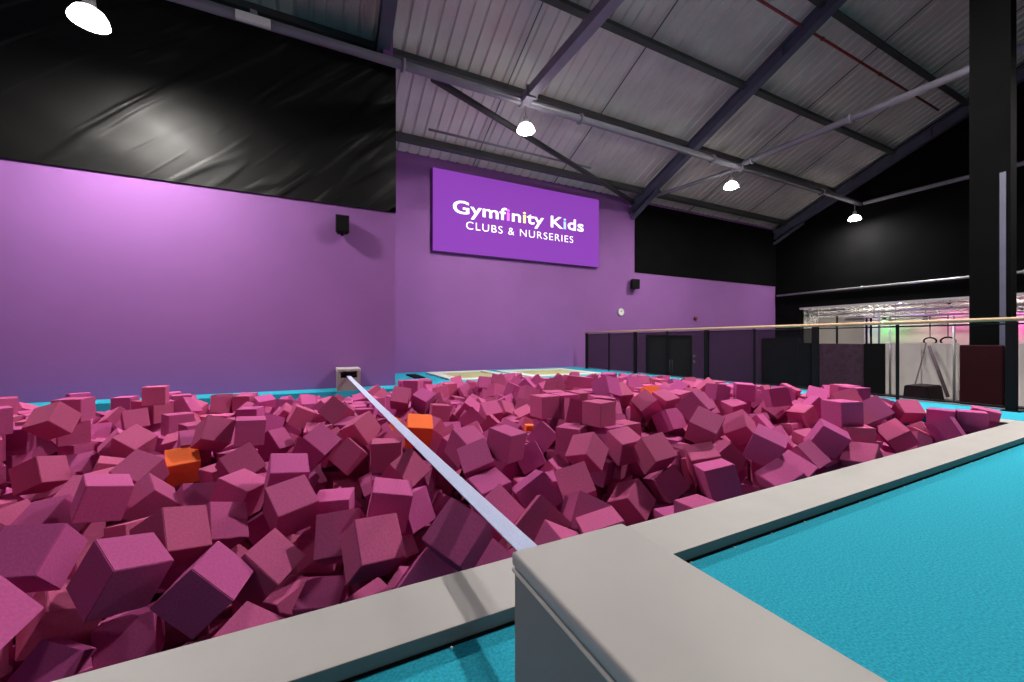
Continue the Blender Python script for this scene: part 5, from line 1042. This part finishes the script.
    214: 'plum foam cube in the farthest row below the right half of the sign',
    215: 'plum foam cube in the far rows between the far small block and the sign',
    216: 'plum foam cube just right of the plum cube with a bright upper strip',
    217: 'plum foam cube just behind the plum cube with bright face above a dark gap',
    218: 'plum foam cube just right of the large diamond-faced plum cube left of the slackline middle',
    219: 'plum foam cube just right of the hexagon-outlined plum cube standing on its corner',
    220: 'plum foam cube in the far rows below the left half of the sign',
    221: 'plum foam cube in the far rows below the left half of the sign',
    222: 'plum foam cube in the farthest row below the clock and near railing',
    223: 'plum foam cube just left of the plum cube with bright square face and dark left',
    224: 'plum foam cube just right of the plum cube with bright square face and dark left',
    225: 'plum foam cube in the middle rows below the dark mats',
    226: 'plum foam cube in the farthest row below the clock and near railing',
    227: 'plum foam cube in the farthest row below the left half of the sign',
    228: 'plum foam cube just behind the small plum cube in the bottom left corner',
    229: 'plum foam cube in the middle rows below the left half of the sign',
    230: 'plum foam cube in the far rows below the dark mats',
    231: 'plum foam cube in the middle rows below the left half of the sign',
    232: 'plum foam cube in the far rows below the clock and near railing',
    233: 'plum foam cube just left of the large plum cube with dark underside at the left',
    234: 'plum foam cube just right of the diamond-faced plum cube left of the pale-topped upright one',
    235: 'plum foam cube just behind the plum cube with a dark triangular left face',
    236: 'plum foam cube just right of the tilted plum cube with a dark narrow face',
    237: 'plum foam cube just left of the dark plum cube beyond the orange one',
    238: 'plum foam cube just right of the orange cube beside the slackline',
    239: 'plum foam cube just behind the upright plum cube with two dark fronts',
    240: 'plum foam cube in the middle rows left of the far small block',
    241: 'plum foam cube in the farthest row below the right half of the sign',
    242: 'plum foam cube just behind the upright pale-topped plum cube beside the square-faced one',
    243: 'plum foam cube just behind the left orange cube',
    244: 'plum foam cube just left of the plum cube with thin bright top edge',
    245: 'plum foam cube just behind the brownish plum cube right of the left orange cube',
    246: 'plum foam cube in the farthest row below the dark double door',
    247: 'plum foam cube just left of the big dark red-plum cube in the right half',
    248: 'plum foam cube in the middle rows below the right half of the sign',
    249: 'plum foam cube just behind the large diamond-faced plum cube left of the slackline middle',
    250: 'plum foam cube just right of the upright plum cube with two dark fronts',
    251: 'plum foam cube in the far rows at the far left',
    252: 'plum foam cube just behind the square-faced plum cube between slackline and dark-fronted upright cube',
    253: 'plum foam cube just behind the small pink-topped plum cube far right of centre',
    254: 'plum foam cube just right of the darker diamond-faced plum cube left of the slackline',
    255: 'plum foam cube just behind the large diamond-faced plum cube left of the slackline middle',
    256: 'plum foam cube just right of the darker diamond-faced plum cube left of the slackline',
    257: 'plum foam cube just left of the broad mauve cube leaning behind the pale diamond one',
    258: 'plum foam cube just behind the orange cube beside the slackline',
    259: 'plum foam cube just behind the plum cube with bright square face and dark left face',
    260: 'plum foam cube just right of the upright dark-fronted plum cube near the right-hand pad',
    261: 'plum foam cube just behind the small square plum cube left beyond the left orange one',
    262: 'plum foam cube just behind the dark plum cube beyond the orange one at the slackline',
    263: 'plum foam cube just behind the diamond-faced plum cube left of the pale-topped upright one',
    264: 'plum foam cube just left of the dark plum cube beyond the orange one',
    265: 'plum foam cube in the nearer rows below the vaulting block',
    266: 'plum foam cube in the far rows below the right half of the sign',
    267: 'plum foam cube just right of the plum cube with dark square front near the right-hand',
    268: 'bright orange foam cube small and far away, below the wall clock',
    269: 'plum foam cube just behind the large plum cube in the second row at the left',
    270: 'plum foam cube in the farthest row below the right half of the sign',
    271: 'plum foam cube in the far rows below the left half of the sign',
    272: 'plum foam cube just right of the broad flat-faced plum cube behind the grey block',
    273: 'plum foam cube just right of the plum cube with dark square front near the right-hand',
    274: 'plum foam cube just behind the plum cube wedged low between two large cubes',
    275: 'plum foam cube just behind the brownish plum cube right of the left orange cube',
    276: 'plum foam cube in the nearer rows below the vaulting block',
    277: 'plum foam cube in the far rows left of the far small block',
    278: 'plum foam cube in the farthest row below the right half of the sign',
    279: 'plum foam cube in the far rows left of the far small block',
    280: 'plum foam cube just left of the plum cube with a bright sliver behind the grey',
    281: 'bright orange foam cube sliver under the slackline near the larger orange one',
    282: 'plum foam cube just right of the narrow plum cube with a dark shadow band',
    283: 'plum foam cube just behind the small pink-topped plum cube far right of centre',
    284: 'plum foam cube just left of the plum cube with a long bright upper face',
    285: 'plum foam cube just behind the plum cube with a long flat pale top',
    286: 'plum foam cube just left of the orange cube beside the slackline',
    287: 'plum foam cube just right of the big square-faced plum cube above the diamond-faced one',
    288: 'plum foam cube in the farthest row below the right half of the sign',
    289: 'plum foam cube in the farthest row below the right half of the sign',
    290: 'plum foam cube just left of the plum cube with thin bright top edge',
    291: 'plum foam cube in the middle rows below the left half of the sign',
    292: 'plum foam cube just behind the tilted plum cube just left of the slackline',
    293: 'plum foam cube just right of the orange cube beside the slackline',
    294: 'plum foam cube just right of the plum cube with pointed bright top',
    295: 'plum foam cube just left of the broad square-faced plum cube behind the diamond-tilted one',
    296: 'plum foam cube in the middle rows below the left half of the sign',
    297: 'plum foam cube just right of the square-faced plum cube touching the right-hand pad',
    298: 'plum foam cube just right of the narrow plum cube with a dark left face',
    299: 'plum foam cube just behind the dark plum cube beyond the orange one at the slackline'}
for k, (p, q) in enumerate(cubes[:N_TOP]):
    o = bpy.data.objects.new('foam_cube', fm); o.location = p; o.rotation_mode = 'QUATERNION'; o.rotation_quaternion = q; o.scale = [SCALE.get(k, 1.0)] * 3
    o.color = ORANGE if k in ORANGE_K else plum(k)
    col.objects.link(o)
    tag(o, LAB.get(k, 'plum foam cube in the pit'), 'foam cube', 'foam cubes in the pit')
bm = bmesh.new(); lay = bm.loops.layers.float_color.new('tone')
for k, (p, q) in enumerate(cubes[N_TOP:]):
    k += N_TOP; M4 = q.to_matrix().to_4x4(); M4.translation = p
    g = bmesh.ops.create_cube(bm, size=S - .002, matrix=M4); c = ORANGE if k in ORANGE_K else plum(k)
    for f in {f for v in g['verts'] for f in v.link_faces}:
        for l in f.loops: l[lay] = c
o = obj('foam_cubes', bm, M['foam_rest'])
tag(o, 'smaller and deeper plum foam cubes filling the rest of the pit', 'foam cubes', 'foam cubes in the pit', 'stuff')

# ------------------------------------------------------------------ world
w = bpy.data.worlds.new('world'); scene.world = w; w.use_nodes = True
w.node_tree.nodes['Background'].inputs['Color'].default_value = (0.5, 0.5, 0.6, 1)
w.node_tree.nodes['Background'].inputs['Strength'].default_value = 0.02
